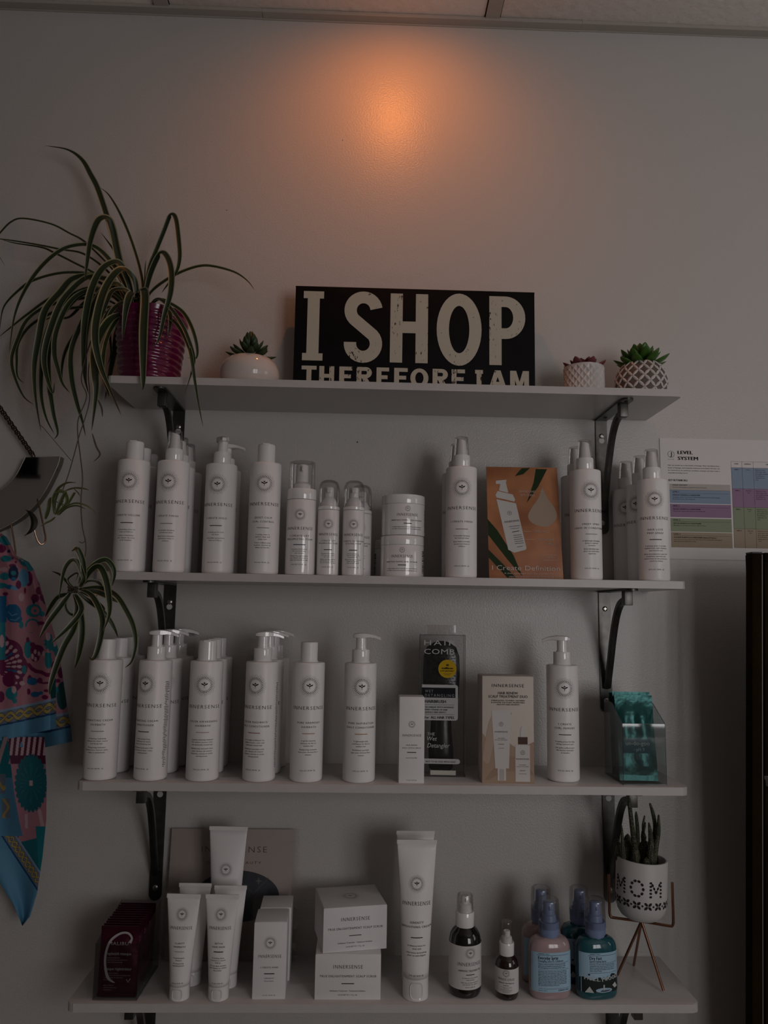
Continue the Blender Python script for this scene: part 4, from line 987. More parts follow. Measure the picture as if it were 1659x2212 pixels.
# burgundy sachets filed in a clear holder
Y = -.153; p0, p1 = at(201, 2163, Y), at(293, 2163, Y)
hx = (p0.x + p1.x) / 2; W = .0600
t = thing('sachet_holder', 'clear acrylic holder filled with burgundy sachets at the left end of the bottom shelf', 'holder', (hx, Y, SZ[3]), math.radians(-1.5))
D, H = .112, .098
mb = MB().box(-W / 2 - .002, W / 2 + .002, 0, .0012, 0, .078).box(-W / 2 - .002, W / 2 + .002, D - .0012, D, 0, .100).box(-W / 2 - .002, W / 2 + .002, .0012, D, 0, .0012)
for s in (-1, 1): mb.loft([[(s * (W / 2 + .002), .0012, .0012), (s * (W / 2 + .002), D - .0012, .0012), (s * (W / 2 + .002), D - .0012, .1), (s * (W / 2 + .002), .0012, .078)], [(s * (W / 2 + .001), .0012, .0012), (s * (W / 2 + .001), D - .0012, .0012), (s * (W / 2 + .001), D - .0012, .1), (s * (W / 2 + .001), .0012, .078)]])
mb.obj('acrylic_box', M_acryl, t, False)
smes = [sachet_mesh(.0555, .0960, .0075, M_wfoil, s) for s in (1, 2, 3)]
def seal_mesh(W, h, m):
    mb = MB().box(-W / 2, W / 2, -.0007, .0007, 0, h)
    for i in range(5): mb.box(-W / 2, W / 2, -.0010, .0010, h * (i + .25) / 5, h * (i + .65) / 5)
    return mb.mesh('seal', m, False)
wseal = seal_mesh(.0556, .0048, M_wfoil); tseal = seal_mesh(.0601, .0085, M_tfoil)
GS = 'burgundy sachets filed in the clear holder'
def wfront(q):
    F = lambda off: (lambda x, z: (x, -.0052 - off, z))
    Ink().strip([(q.x, q.y) for q in catmull([Vector(a + (0,)) for a in ((.0165, .0745), (.0190, .0815), (.0125, .0880), (.0010, .0870), (-.0120, .0770), (-.0175, .0610), (-.0175, .0440), (-.0120, .0270), (-.0020, .0205))], 6)], [.0040, .0044, .004, .0036, .0032, .003, .003, .003, .003, .0030] + [.0030] * 10 + [.0034] * 19 + [.0040] * 5 + [.003, .0026, .002, .0014, .0008]).obj('swoosh', ink('swoosh_grey', (.40, .36, .38)), q, F(.0002))
    Ink().text('MALIBU', -.0000, .0715, .0046, .0290, space=1.1).text('replenish masque', .0015, .0580, .0042, .0360, bold=0).text('masque régénérateur', .0015, .0375, .0042, .0400).obj('title_lettering', ink('sachet_grey', (.45, .41, .43)), q, F(.0003))
    k = Ink()
    for i, s in enumerate(['restores moisture', 'controls frizz and adds shine', 'color lock technology']): k.text(s, -.0155, .0535 - i * .0030, .0019, None, 'L')
    for i, s in enumerate(['• traitement intensif', '• contrôle les frisottis et ajoute éclat', '• technologie de rétention', 'de la couleur']): k.text(s, -.0185, .0328 - i * .0030, .0019, None, 'L')
    for i, s in enumerate(['deep conditioner', 'conditionneur intense', 'conditionneur']): k.text(s, -.0180, .0165 - i * .0030, .0016, None, 'L')
    k.strip([(.0150, .0255), (.0170, .0215), (.0205, .0265)], .0016)
    k.obj('small_print', ink('sachet_dim', (.30, .25, .28)), q, F(.0003))
for i in range(11):
    y = Y + .010 + i * .0092
    o = thing('foil_sachet', 'front burgundy foil sachet with a pale swoosh in the clear holder' if i == 0 else 'burgundy foil sachet, %s from the front in the clear holder' % ['', 'second', 'third', 'fourth', 'fifth', 'sixth', 'seventh', 'eighth', 'ninth', 'tenth', 'last'][i], 'sachet', (hx + .0005 * ((i * 7) % 3 - 1), y, SZ[3] + .0014), math.radians(-1.5 + random.uniform(-1, 1)), GS)
    o.rotation_euler.x = math.radians(-2.0)
    link('pouch', smes[i % 3], o); link('top_seal', wseal, o, (0, 0, .0912)); link('bottom_seal', wseal, o, (0, 0, 0))
    if i == 0: wfront(o)
# teal sachets in a cut-away acrylic holder
Y = -.150; p0, p1 = at(1352, 1691, Y), at(1441, 1691, Y)
hx = (p0.x + p1.x) / 2
t = thing('sachet_holder', 'clear acrylic holder with teal sachets at the right end of the third shelf', 'holder', (hx - .002, Y, SZ[2]), math.radians(0))
W, D = .0665, .090
mb = MB().box(-W / 2, W / 2, 0, .0012, 0, .0920).box(-W / 2, W / 2, D - .0012, D, 0, .112).box(-W / 2, W / 2, .0012, D, 0, .0012)
for s in (-1, 1):
    mb.loft([[(s * W / 2 - .0006 + e, .0012, .0012), (s * W / 2 - .0006 + e, D, .0012), (s * W / 2 - .0006 + e, D, .120), (s * W / 2 - .0006 + e, D * .55, .118), (s * W / 2 - .0006 + e, .0012, .0920)] for e in (0, .0012)])
mb.obj('acrylic_box', M_acryl, t, False)
mb = MB()
for x in (-W / 2, W / 2): mb.tube([(x, 0, 0), (x, 0, .092)], .0004, 6)
mb.tube([(-W / 2, 0, .092), (W / 2, 0, .092)], .0004, 6).tube([(W / 2, 0, .092), (W / 2, D * .55, .118)], .0004, 6).tube([(-W / 2, 0, .0006), (W / 2, 0, .0006)], .0004, 6)
mb.obj('polished_edges', clear_mat('film_edge'), t)
tm_ = [sachet_mesh(.0600, .1300, .0095, M_tfoil, s) for s in (11, 12, 13)]
TL = ['front teal foil sachet with a lettered blue panel in the right acrylic holder', 'middle teal foil sachet, slightly turned, in the right acrylic holder', 'rear teal foil sachet in the right acrylic holder']
for i in range(3):
    o = thing('foil_sachet', TL[i], 'sachet', (t.location.x + (-.001, .0008, 0)[i], Y + .0240 + i * .0195, SZ[2] + .0022 + (0, .003, .001)[i]), math.radians((-1.5, -2.0, 0)[i]), 'teal sachets in the acrylic holder')
    o.rotation_euler.x = math.radians((-9, -7, -5)[i])
    link('pouch', tm_[i], o); link('top_seal', tseal, o, (0, 0, .1215)); link('bottom_seal', tseal, o, (0, 0, 0))
    if i == 0:
        Fs = lambda off: (lambda x, z: (x, -.0078 - off, z))
        Ink().rect(-.0225, .0215, .0410, .0620).obj('blue_panel', ink('panel_blue', (.010, .075, .095)), o, Fs(0))
        Ink().text('un-do-goo', -.0005, .0530, .0066, .0370, bold=-.006).text('- pH 9', .0010, .0440, .0056, .0170, bold=-.006).obj('panel_lettering', ink('panel_grey', (.42, .52, .52)), o, Fs(.0004))
        k = Ink()
        for c_ in range(3):
            for j in range(10): k.rect(-.0285 + c_ * .0016, -.0277 + c_ * .0016, .0390 + j * .0024, .0390 + j * .0024 + .0006 + .001 * random.random())
        k.obj('side_lettering', ink('panel_grey'), o, Fs(-.0060))
# ------------------------------------------------------------------ bottom shelf
Z4 = SZ[3]
def atz(px, py, z):
    d = RIGHT * ((px - IW / 2) / FPX) - UP * ((py - IH / 2) / FPX) + FWD
    return CAM + d * ((z - CAM.z) / d.z)
def tube_dims(rb, wt, H, ch):
    def ab(z):
        q = max(0, min(1, (z - ch) / (H - .006 - ch)))
        return rb + (wt - rb) * q ** 1.15, rb * (1 - q ** 1.7) + .0010
    return ab
def cream_tube(label, x, Y, rz, rb, wt, H, ch, name=None, en=(), fr=(), bar=BLK, sc_=1.0, big=False, group='white squeeze tubes'):
    t = thing('squeeze_tube', label, 'tube', (x, Y, Z4), math.radians(rz), group)
    ab = tube_dims(rb, wt, H, ch); n = 40
    def body():
        rings = []
        for i in range(19):
            z = ch + .0004 + (H - .0055 - ch) * i / 18; a, b = ab(z)
            rings.append([(a * sin(2 * pi * k / n), -b * cos(2 * pi * k / n), z) for k in range(n)])
        return MB().loft(rings).mesh('body', M_white, 'all')
    link('body', cached(('tb', rb, wt, H), body), t)
    def crimp():
        m = MB().box(-wt - .0006, wt + .0006, -.0011, .0011, H - .0060, H, .0003)
        k = 40
        for i in range(k):
            xx_ = -wt + 2 * wt * (i + .5) / k
            m.box(xx_ - .00025, xx_ + .00025, -.0014, .0014, H - .0052, H - .0006)
        return m.mesh('crimped_end', M_white, False)
    link('crimped_end', cached(('tc', wt, H), crimp), t)
    link('cap', cached(('tcap', rb, ch), lambda: MB().lathe([(rb * .93, 0), (rb * .99, .0008), (rb * 1.005, .003), (rb * 1.0, ch), (rb * .9, ch + .0003)], n).mesh('cap', M_gloss)), t)
    def notch():
        w_, h_ = rb * .48, ch * .40
        pts = [(w_ * math.copysign(abs(cos(a)) ** .6, cos(a)), ch * .50 + h_ * math.copysign(abs(sin(a)) ** .6, sin(a))) for a in [2 * pi * i / 24 for i in range(24)]]
        inn = [(px_ * .84, ch * .50 + (pz_ - ch * .5) * .80) for px_, pz_ in pts]
        v = []; f = []
        for i in range(24):
            v.append(Vector(cyl(rb, .0009)(*pts[i]))); v.append(Vector(cyl(rb, -.0002)(*inn[i])))
        for i in range(24):
            j = (i + 1) % 24; f.append((2 * i, 2 * j, 2 * j + 1, 2 * i + 1))
        return MB().add(v, f).add([Vector(cyl(rb, .0002)(*q)) for q in inn], [tuple(range(24))]).mesh('thumb_notch', M_gloss, False)
    link('thumb_notch', cached(('tn', rb, ch), notch), t)
    if name is None: return t
    def fn(x_, z_):
        a, b = ab(z_); u = max(-.98, min(.98, x_ / a)); return (x_, -b * math.sqrt(1 - u * u) - .0004, z_)
    s = sc_; L = big
    Ink().emblem(0, L['em'], .0100 * s * L.get('er', 1)).obj('emblem', M_ink2, t, fn)
    Ink().brand(0, L['brand'], .0044 * s, .0320 * s).obj('brand_lettering', M_ink2, t, fn)
    k = Ink()
    for i, q in enumerate(name): k.text(q, 0, L['name'] - i * .0046 * s, .0023 * s, bold=.005, space=1.2)
    k.obj('product_lettering', M_ink, t, fn)
    Ink().rect(-.0068 * s, .0068 * s, L['bar'] - .0006, L['bar'] + .0006, 4).obj('colour_bar', ink('bar_%d_%d_%d' % tuple(int(c * 255) for c in bar), bar), t, fn)
    k = Ink().para(en, 0, L['txt'], .0030 * s, .0017 * s, bold=.004).para(fr, 0, L['txt'] - (len(en) + .4) * .0030 * s, .0030 * s, .0017 * s, bold=.004, shear=.15)
    k.obj('small_print', M_ink2, t, fn)
    Ink().text('2 FL OZ / 59 ML  (E)', 0, ch + .0055, .0015 * s, .0160 * s, bold=.004).obj('volume_lettering', M_ink2, t, fn)
    return t
SM = dict(em=.1165, brand=.0965, name=.0775, bar=.0675, txt=.0585)
xa = at(386.5, 2156, -.144).x
cream_tube('front small white tube with faint grey bar, left of its neighbour, bottom shelf', xa, -.142, -3, .0148, .0245, .1435, .0195, ['CLARITY', 'HAIRBATH'], ['A hypoallergenic', 'shampoo'], ['Un shampooing', 'hypoallergénique'], (.42, .41, .41), 1.0, SM)
cream_tube('small white tube standing behind the front left tube on the bottom shelf', xa + .0075, -.096, -2, .0148, .0245, .1435, .0195)
xb = at(471, 2158, -.144).x
cream_tube('front small white tube with black bar standing before the tallest tube, bottom shelf', xb, -.142, -2, .0150, .0242, .1430, .0195, ['DETOX', 'HAIR MASK'], ['A clarifying detox', 'treatment to remove', 'build-up'], ['Un soin détox clarifiant', 'pour éliminer les résidus', 'de produits'], BLK, 1.0, SM)
cream_tube('small white tube hidden behind the front tube with black bar', xb + .0060, -.104, 0, .0150, .0242, .1430, .0195)
xc = at(497, 2100, -.062).x
BG = dict(em=.1560, brand=.1275, name=.1070, bar=.0950, txt=.0860)
ptop = at(494, 1785, -.062).z - Z4
cream_tube('tall white tube rising behind the small tubes before the wrapped card', at(494, 1785, -.062).x, -.062, -2, .0190, .0300, ptop, .024, ['DETOX', 'HAIR MASK'], ['A clarifying detox'], ['Un soin détox'], BLK, 1.12, BG)
xs_ = at(897.5, 2156, -.14).x
BS = dict(em=.1610, brand=.1315, name=.1070, bar=.0880, txt=.0760)
cream_tube('front tall white tube with black bar at the middle of the bottom shelf', xs_, -.137, 0, .0193, .0298, .2215, .0300, ['SERENITY', 'SMOOTHING CREAM'], ['A blowout lotion for', 'sleek style'], ['Une lotion de brushing', 'pour un style élégant'], BLK, 1.28, BS)
cream_tube('tall white tube directly behind the front tall tube at the middle of the bottom shelf', xs_ + .0015, -.088, 2, .0193, .0298, .2215, .0300)

# wrapped card leaning on the wall
Y = -.022
pa, pb_, pc_ = at(377, 1789, -.006), at(640, 1790, -.006), at(497, 2076, Y)
t = thing('wrapped_card', 'large blush card with dark oval picture in a crinkled clear sleeve against the wall', 'card', ((pa.x + pb_.x) / 2 - .004, Y, Z4), 0)
Wc = pb_.x - pa.x; Hc = (pa.z - Z4) * 1.003
t.rotation_euler = (math.radians(-4.0), 0, 0)
M_blush = mat('blush_card', (.47, .405, .37), .6)
MB().box(-Wc / 2, Wc / 2, 0, .0012, .0008, Hc, .0003).obj('card', M_blush, t)
F = front(0, .0003); F2_ = front(0, .0006)
M_night = mat('night_blue_print', (.020, .028, .038), .5)
def _night():
    nt = M_night.node_tree; b = nt.nodes['Principled BSDF']; tc = nt.nodes.new('ShaderNodeTexCoord'); n = nt.nodes.new('ShaderNodeTexNoise'); n.inputs['Scale'].default_value = 22; n.inputs['Detail'].default_value = 5
    r = nt.nodes.new('ShaderNodeValToRGB'); r.color_ramp.elements[0].color = (.012, .016, .022, 1); r.color_ramp.elements[1].color = (.05, .065, .085, 1); r.color_ramp.elements[0].position = .35; r.color_ramp.elements[1].position = .75
    nt.links.new(tc.outputs['Object'], n.inputs['Vector']); nt.links.new(n.outputs['Fac'], r.inputs['Fac']); nt.links.new(r.outputs['Color'], b.inputs['Base Color'])
_night()
zo = at(512, 1934, -.012).z - Z4; xo = at(513, 1934, -.012).x - t.location.x
Ink().disc(xo, zo, .0685, 48, .0395).obj('oval_picture', M_night, t, F)
k = Ink()
for x0_, z0_, x1_, z1_ in ((.0, .030, .026, .004), (.026, .004, .050, .028), (-.02, .026, -.055, .0)):
    for i in range(14):
        q = i / 13; k.disc(xo + x0_ + (x1_ - x0_) * q, zo + z0_ + (z1_ - z0_) * q, .0008, 6)
k.poly([(xo + .034, zo + .030), (xo + .0352, zo + .0248), (xo + .040, zo + .0235), (xo + .0352, zo + .0222), (xo + .034, zo + .017), (xo + .0328, zo + .0222), (xo + .028, zo + .0235), (xo + .0328, zo + .0248)])
k.obj('star_print', ink('star_pale', (.20, .20, .18)), t, F2_)
Ink().text('INNERSENSE', .004, Hc - .0365, .0098, .1080, bold=-.01, space=1.25, res=2).text('ORGANIC BEAUTY', .004, Hc - .0545, .0042, .0900, space=1.5).obj('brand_lettering', ink('brown_lettering', (.12, .09, .075)), t, F)
# crinkled sleeve, open mesh with wrinkles down its right edge
nx, nz = 34, 60; v = []; f = []
W0, W1, H1 = -Wc / 2 - .004, Wc / 2 + .0105, Hc + .0015
for j in range(nz + 1):
    for i in range(nx + 1):
        u = i / nx; q = j / nz; edge = max(0, (u - .88) / .12) + max(0, (.05 - u) / .05) * .6
        w_ = .0030 * min(1.2, edge) * (sin(37 * q + 9 * u) * .5 + sin(83 * q + 3 + 14 * u) * .35 + sin(151 * q + 21 * u) * .25) + .0003 * sin(20 * u + 13 * q)
        xo_ = (.0012 * sin(51 * q) + .001 * sin(97 * q)) * (1 if i == nx else 0)
        v.append((W0 + (W1 - W0) * u + xo_, -.0022 + w_, .0012 + (H1 - .0012) * q))
for j in range(nz):
    for i in range(nx): a = j * (nx + 1) + i; f.append((a, a + 1, a + nx + 2, a + nx + 1))
link('clear_sleeve', mesh('clear_sleeve', v, f, M_film, 'all'), t)

# dark oil bottles with white sprayers
M_dark = mat('black_glass', (.006, .005, .004), .06, spec=.6, coat=.4)
M_amber = mat('dark_amber_glass', (.016, .006, .003), .07, spec=.6, coat=.4)
def oil(label, px, Y, rz, R, H, m, big):
    p = at(px, 2157, Y)
    t = thing('oil_bottle', label, 'bottle', (p.x, Y, Z4), math.radians(rz), 'dark treatment oil bottles')
    k = R / .0245
    prof = [(R * .70, 0), (R * .88, .0012), (R * .97, .005), (R, .010), (R, H - .026 * k), (R * .985, H - .019 * k), (R * .90, H - .010 * k), (R * .74, H - .004 * k), (R * .58, H - .0006), (R * .54, H + .002)]
    MB().lathe(prof, 48).obj('body', m, t)
    c = .0140 if big else .0110; ch = .0210 if big else .0175
    MB().lathe([(c * .98, H), (c, H + .001), (c, H + ch - .001), (c * .96, H + ch), (c * .6, H + ch)], 36).obj('collar', M_gloss, t)
    MB().lathe([(c * .74, H + ch), (c * .70, H + ch + .010 * k), (c * .50, H + ch + .012 * k), (c * .46, H + ch + .0215 * k), (c * .4, H + ch + .0225 * k)], 28).box(-.002, .002, -c * .62, 0, H + ch + .015 * k, H + ch + .020 * k, .0006).obj('actuator', M_gloss, t)
    hc = .0245 if big else .0290
    MB().lathe([(c * .90, H + ch), (c * .84, H + ch + hc - .002), (c * .80, H + ch + hc - .0004), (c * .7, H + ch + hc), (.0005, H + ch + hc)], 32, False, True).obj('clear_overcap', M_clear, t)
    z0_, z1_ = (.0140, .0745) if big else (.0105, .0445)
    Ink().rect(-1.75 * R, 1.75 * R, z0_, z1_, 40).obj('paper_label', mat('paper_label', (.66, .63, .62), .6), t, cyl(R, .0002))
    s = .66 if not big else 1.0; hgt = z1_ - z0_
    f_ = cyl(R, .0004)
    Ink().emblem(0, z1_ - hgt * .165, .0088 * s).obj('emblem', M_ink2, t, f_)
    Ink().brand(0, z0_ + hgt * .545, .0046 * s * 1.1, .0345 * s * 1.1).obj('brand_lettering', M_ink2, t, f_)
    Ink().text('HARMONIC TREATMENT OIL', 0, z0_ + hgt * .415, .0024 * s * 1.1, .0345 * s * 1.05, bold=.005).obj('product_lettering', M_ink, t, f_)
    Ink().rect(-.0065 * s, .0065 * s, z0_ + hgt * .335, z0_ + hgt * .355, 3).obj('colour_bar', ink('umber', (.12, .07, .05)), t, f_)
    q = Ink().para(['A treatment oil to nourish', 'scalp and hair'], 0, z0_ + hgt * .26, .0027 * s, .0016 * s, bold=.004).para(['Huile de soin pour nourrir le', 'cuir chevelu et le cheveu'], 0, z0_ + hgt * .155, .0027 * s, .0016 * s, bold=.004).text('4 FL OZ / 118 ML  (E)', 0, z0_ + hgt * .05, .0015 * s, .0150 * s, bold=.004)
    q.obj('small_print', M_ink2, t, f_)
oil('larger black glass bottle with white sprayer beside the tall white tube', 1004, -.126, 12, .0243, .0950, M_dark, True)
oil('small dark amber bottle with clear-capped sprayer on the bottom shelf', 1095, -.138, -14, .0172, .0595, M_amber, False)

# oval spray bottles with blue pumps
M_pink = mat('milky_pink_liquid', (.40, .29, .29), .12, spec=.5, coat=.3)
M_teal = mat('teal_liquid', (.012, .085, .105), .10, spec=.5, coat=.4)
M_peri = mat('periwinkle_plastic', (.20, .26, .42), .3)
M_blab = mat('pale_blue_label', (.36, .54, .68), .5)
def sup(a, b, e, n=44): return [(a * math.copysign(abs(sin(2 * pi * k / n)) ** e, sin(2 * pi * k / n)), -b * math.copysign(abs(cos(2 * pi * k / n)) ** e, cos(2 * pi * k / n))) for k in range(n)]
def spray2(label, px, py, Y, rz, kind):
    p = at(px, py, Y)
    t = thing('oval_spray_bottle', label, 'bottle', (p.x, Y, Z4), math.radians(rz), 'oval spray bottles with blue pumps')
    A, B, H = .0312, .0195, .0840
    m = M_pink if kind == 'e' else M_teal
    def body():
        rings = []
        for s, z in ((.80, 0), (.93, .0015), (.985, .0045), (1, .010), (1, H - .020), (.985, H - .0135), (.93, H - .0075), (.82, H - .0030), (.66, H - .0006), (.50, H)):
            a_ = A * s if s > .6 else .0155; b_ = B * s if s > .6 else .0135
            rings.append([(x, y, z) for x, y in sup(a_, b_, .82 + (.18 if s < .7 else 0))])
        return MB().loft(rings).mesh('body', m)
    link('body', cached(('ob', kind), body), t)
    link('collar', cached('ocol', lambda: MB().lathe([(.0132, H - .001), (.0132, H + .003), (.0152, H + .0034), (.0152, H + .0205), (.0146, H + .0212), (.0105, H + .0214)], 40).mesh('collar', M_peri)), t)
    link('actuator', cached('oact', lambda: MB().lathe([(.0112, H + .0214), (.0100, H + .0300), (.0086, H + .0308), (.0080, H + .0470), (.0070, H + .0484), (.001, H + .0486)], 36).box(-.0022, .0022, -.0096, 0, H + .038, H + .043, .0006).mesh('actuator', M_peri)), t)
    link('clear_overcap', cached('oov', lambda: MB().lathe([(.0160, H + .012), (.0150, H + .0490), (.0144, H + .0518), (.0130, H + .0530), (.0005, H + .0532)], 40, False, True).mesh('clear_overcap', M_clear)), t)
    def fo(off):
        a, b = A + off, B + off
        def g(x, z):
            u = min(.985, abs(x) / A); return (math.copysign(u * a, x), -b * (1 - u ** (2 / .82)) ** .41, z)
        return g
    lw = .0300
    Ink().rect(-lw, lw, .0115, .0665, 30).obj('front_label', M_blab, t, fo(.0002))
    k = Ink(); dk = ink('label_navy', (.012, .016, .022)); l0 = -.0215
    if kind == 'e':
        k.text('J BEVERLY HILLS', l0, .0640, .0016, None, 'L').rect(l0 - .002, .024, .0625, .0629, 8).text('Everyday Spray', l0, .0572, .0046, .0290, 'L', bold=.012).text('Detangling Leave-On Conditioner', l0, .0537, .0026, .0370, 'L').rect(l0, .024, .0522, .0525, 8)
        for i in range(3): k.text(['Made for softness and shine. Formulated with kelp,', 'green tea and grapefruit, Everyday Spray is ideal', 'for detangling and nourishing all hair types.'][i], l0, .0497 - i * .0025, .0018, .0400, 'L')
        k.rect(l0, .024, .0425, .0428, 8)
        rr = random.Random(5)
        for i in range(10): k.text(''.join(rr.choice(['aqua ', 'glycerin ', 'aloe leaf juice ', 'kelp extract ', 'panthenol ', 'citric acid ']) for _ in range(5))[:52], l0, .0400 - i * .00215, .0016, .0420 if i < 9 else .030, 'L')
        k.rect(l0, .024, .0165, .0168, 8).text('8.4 fl oz / 250 ml', l0, .0135, .0013, .0120, 'L').text('BEVERLY HILLS', .0240, .0135, .0018, .0140, 'R', bold=.008).ring(.0082, .0144, .0008, .0012, 10)
    else:
        k.text('J BEVERLY HILLS', l0 + .004, .0640, .0016, None, 'L').rect(l0 + .002, .025, .0625, .0629, 8).text('Dry Fast', l0 + .004, .0572, .0046, .0180, 'L', bold=.012).text('Speed Styling Spray', l0 + .004, .0537, .0026, .0250, 'L').rect(l0 + .004, .025, .0522, .0525, 8)
        for i in range(5): k.text(['In LA time, dry time is half. The blow-out spray', 'speeds blow-dry and prevents frizz. Use it with', 'heat for smooth results and soft, airy waves. It', 'styles while fighting humidity and fly-aways in', 'one easy step.'][i], l0 + .004, .0497 - i * .0023, .0017, .0385 if i < 4 else .018, 'L')
        k.rect(l0 + .004, .025, .0385, .0388, 8).disc(l0 + .003, .0365, .0016, 12, .0011).strip([(.002, .0335), (.006, .0300), (.010, .0345)], .0004)
    k.obj('label_lettering', dk, t, fo(.0005))
    if kind == 'd':
        hill = [(-lw + 2 * lw * i / 20, .0308 + .002 * sin(i * .9) + (.004 if i > 14 else 0)) for i in range(21)]
        kk = Ink()
        for i in range(20): kk.add([(hill[i][0], .0115), (hill[i + 1][0], .0115), hill[i + 1], hill[i]], [(0, 1, 2, 3)])
        kk.obj('hillside_print', ink('hill_green', (.020, .030, .026)), t, fo(.00035))
        kk = Ink()
        for i, ch in enumerate('HOLLYWOOD'): kk.text(ch, -.0225 + i * .0058, .0268 + .0014 * abs(i - 4) * .5, .0052, .0046)
        kk.obj('hill_lettering', ink('sign_white', (.55, .58, .57)), t, fo(.0006)); kk.v = [(x + .0005, z) for x, z in kk.v]; kk.obj('hill_lettering', ink('sign_white'), t, fo(.0008))
        Ink().disc(.003, .0150, .0125, 24, .0032).obj('pool_print', M_blab, t, fo(.0011))
        Ink().rect(-.009, .015, .0118, .0150, 8).obj('pool_wall_print', ink('pool_grey', (.09, .10, .12)), t, fo(.0008))
        Ink().poly([(-.024, .0118), (-.018, .0205), (-.012, .0118)]).poly([(.016, .021), (.021, .0245), (.0245, .018), (.020, .0165)]).rect(.0018, .0038, .0150, .0225).obj('poolside_print', ink('sign_white'), t, fo(.0013))
    return t
spray2('front milky pink spray bottle with text-covered pale blue label', 1187.5, 2158, -.132, 4, 'e')
spray2('front teal spray bottle whose label shows white letters on a hillside', 1288.5, 2158, -.132, 8, 'd')
spray2('milky pink spray bottle behind the front pink one', 1170, 2118, -.083, 2, 'e')
spray2('teal spray bottle behind the front teal one', 1254, 2120, -.083, 6, 'd')

# cactus planter on a copper stand
Y = -.110; pc = at(1384, 1985, Y); pr_ = at(1384, 1872, Y)
pz0 = pc.z - Z4 + .001
st = thing('plant_stand', 'copper wire tripod stand holding the white cut-out planter', 'plant stand', (pc.x, Y, Z4))
pot = thing('cactus_planter', 'white cut-out planter of small cacti on a copper stand at the right end', 'potted plant', (pc.x, Y, Z4 + pz0), 0)
R = .0385; HP = .090
M_matte = mat('matte_white_ceramic', (.56, .54, .53), .5)
prof = [(.014, 0), (.022, .0010), (.0300, .0055), (.0350, .0130), (.0375, .0220), (R, .034), (R, HP - .001), (R - .0006, HP), (R - .0028, HP), (R - .0034, HP - .001), (R - .0036, .055)]
MB().lathe(prof, 56, True, False).obj('pot', M_matte, pot)
MB().lathe([(R - .0038, HP - .016), (.02, HP - .013), (.001, HP - .012)], 28, False, True).obj('soil', M_soil, pot)
k = Ink()
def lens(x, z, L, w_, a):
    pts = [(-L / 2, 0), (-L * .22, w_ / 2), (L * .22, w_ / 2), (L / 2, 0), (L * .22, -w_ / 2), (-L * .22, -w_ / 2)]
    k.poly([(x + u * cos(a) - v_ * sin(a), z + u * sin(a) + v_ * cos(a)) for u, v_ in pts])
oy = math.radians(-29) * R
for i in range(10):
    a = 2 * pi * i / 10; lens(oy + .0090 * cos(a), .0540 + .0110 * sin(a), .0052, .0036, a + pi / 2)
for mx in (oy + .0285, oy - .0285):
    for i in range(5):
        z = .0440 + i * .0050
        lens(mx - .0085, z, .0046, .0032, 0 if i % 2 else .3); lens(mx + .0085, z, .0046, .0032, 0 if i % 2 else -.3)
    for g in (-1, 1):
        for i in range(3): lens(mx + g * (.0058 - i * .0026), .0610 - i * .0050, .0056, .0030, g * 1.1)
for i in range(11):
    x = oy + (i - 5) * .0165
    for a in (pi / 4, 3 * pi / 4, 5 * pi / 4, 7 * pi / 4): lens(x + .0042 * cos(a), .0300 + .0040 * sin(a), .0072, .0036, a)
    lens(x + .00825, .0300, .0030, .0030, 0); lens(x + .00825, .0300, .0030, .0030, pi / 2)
def fpot(x, z):
    q = x / R
    r = R + .0002
    for (r0, z0_), (r1, z1_) in zip(prof[:6], prof[1:7]):
        if z0_ <= z <= z1_: r = r0 + (r1 - r0) * (z - z0_) / (z1_ - z0_) + .0004
    return (r * sin(q), -r * cos(q), z)
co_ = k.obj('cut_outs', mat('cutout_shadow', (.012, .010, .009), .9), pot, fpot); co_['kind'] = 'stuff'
pot.rotation_euler = (0, math.radians(2.5), 0)
M_cac = mat('spiny_cactus', (.035, .038, .020), .7)
def _cac():
    nt = M_cac.node_tree; b = nt.nodes['Principled BSDF']; tc = nt.nodes.new('ShaderNodeTexCoord'); v_ = nt.nodes.new('ShaderNodeTexVoronoi'); v_.inputs['Scale'].default_value = 480; v_.inputs['Randomness'].default_value = .35
    r = nt.nodes.new('ShaderNodeValToRGB'); r.color_ramp.elements[0].position = .22; r.color_ramp.elements[0].color = (.25, .22, .13, 1); r.color_ramp.elements[1].position = .36; r.color_ramp.elements[1].color = (.022, .026, .013, 1)
    nt.links.new(tc.outputs['Object'], v_.inputs['Vector']); nt.links.new(v_.outputs['Distance'], r.inputs['Fac']); nt.links.new(r.outputs['Color'], b.inputs['Base Color'])
    bp = nt.nodes.new('ShaderNodeBump'); bp.inputs['Strength'].default_value = .8; bp.inputs['Distance'].default_value = .001; bp.invert = True
    nt.links.new(v_.outputs['Distance'], bp.inputs['Height']); nt.links.new(bp.outputs['Normal'], b.inputs['Normal'])
_cac()
ZK = 4.806
def cz_(zx, zy, dy=0): return at(1300 + zx / ZK, 1700 + zy / ZK, Y + dy) - Vector(pot.location)
mz = .000158
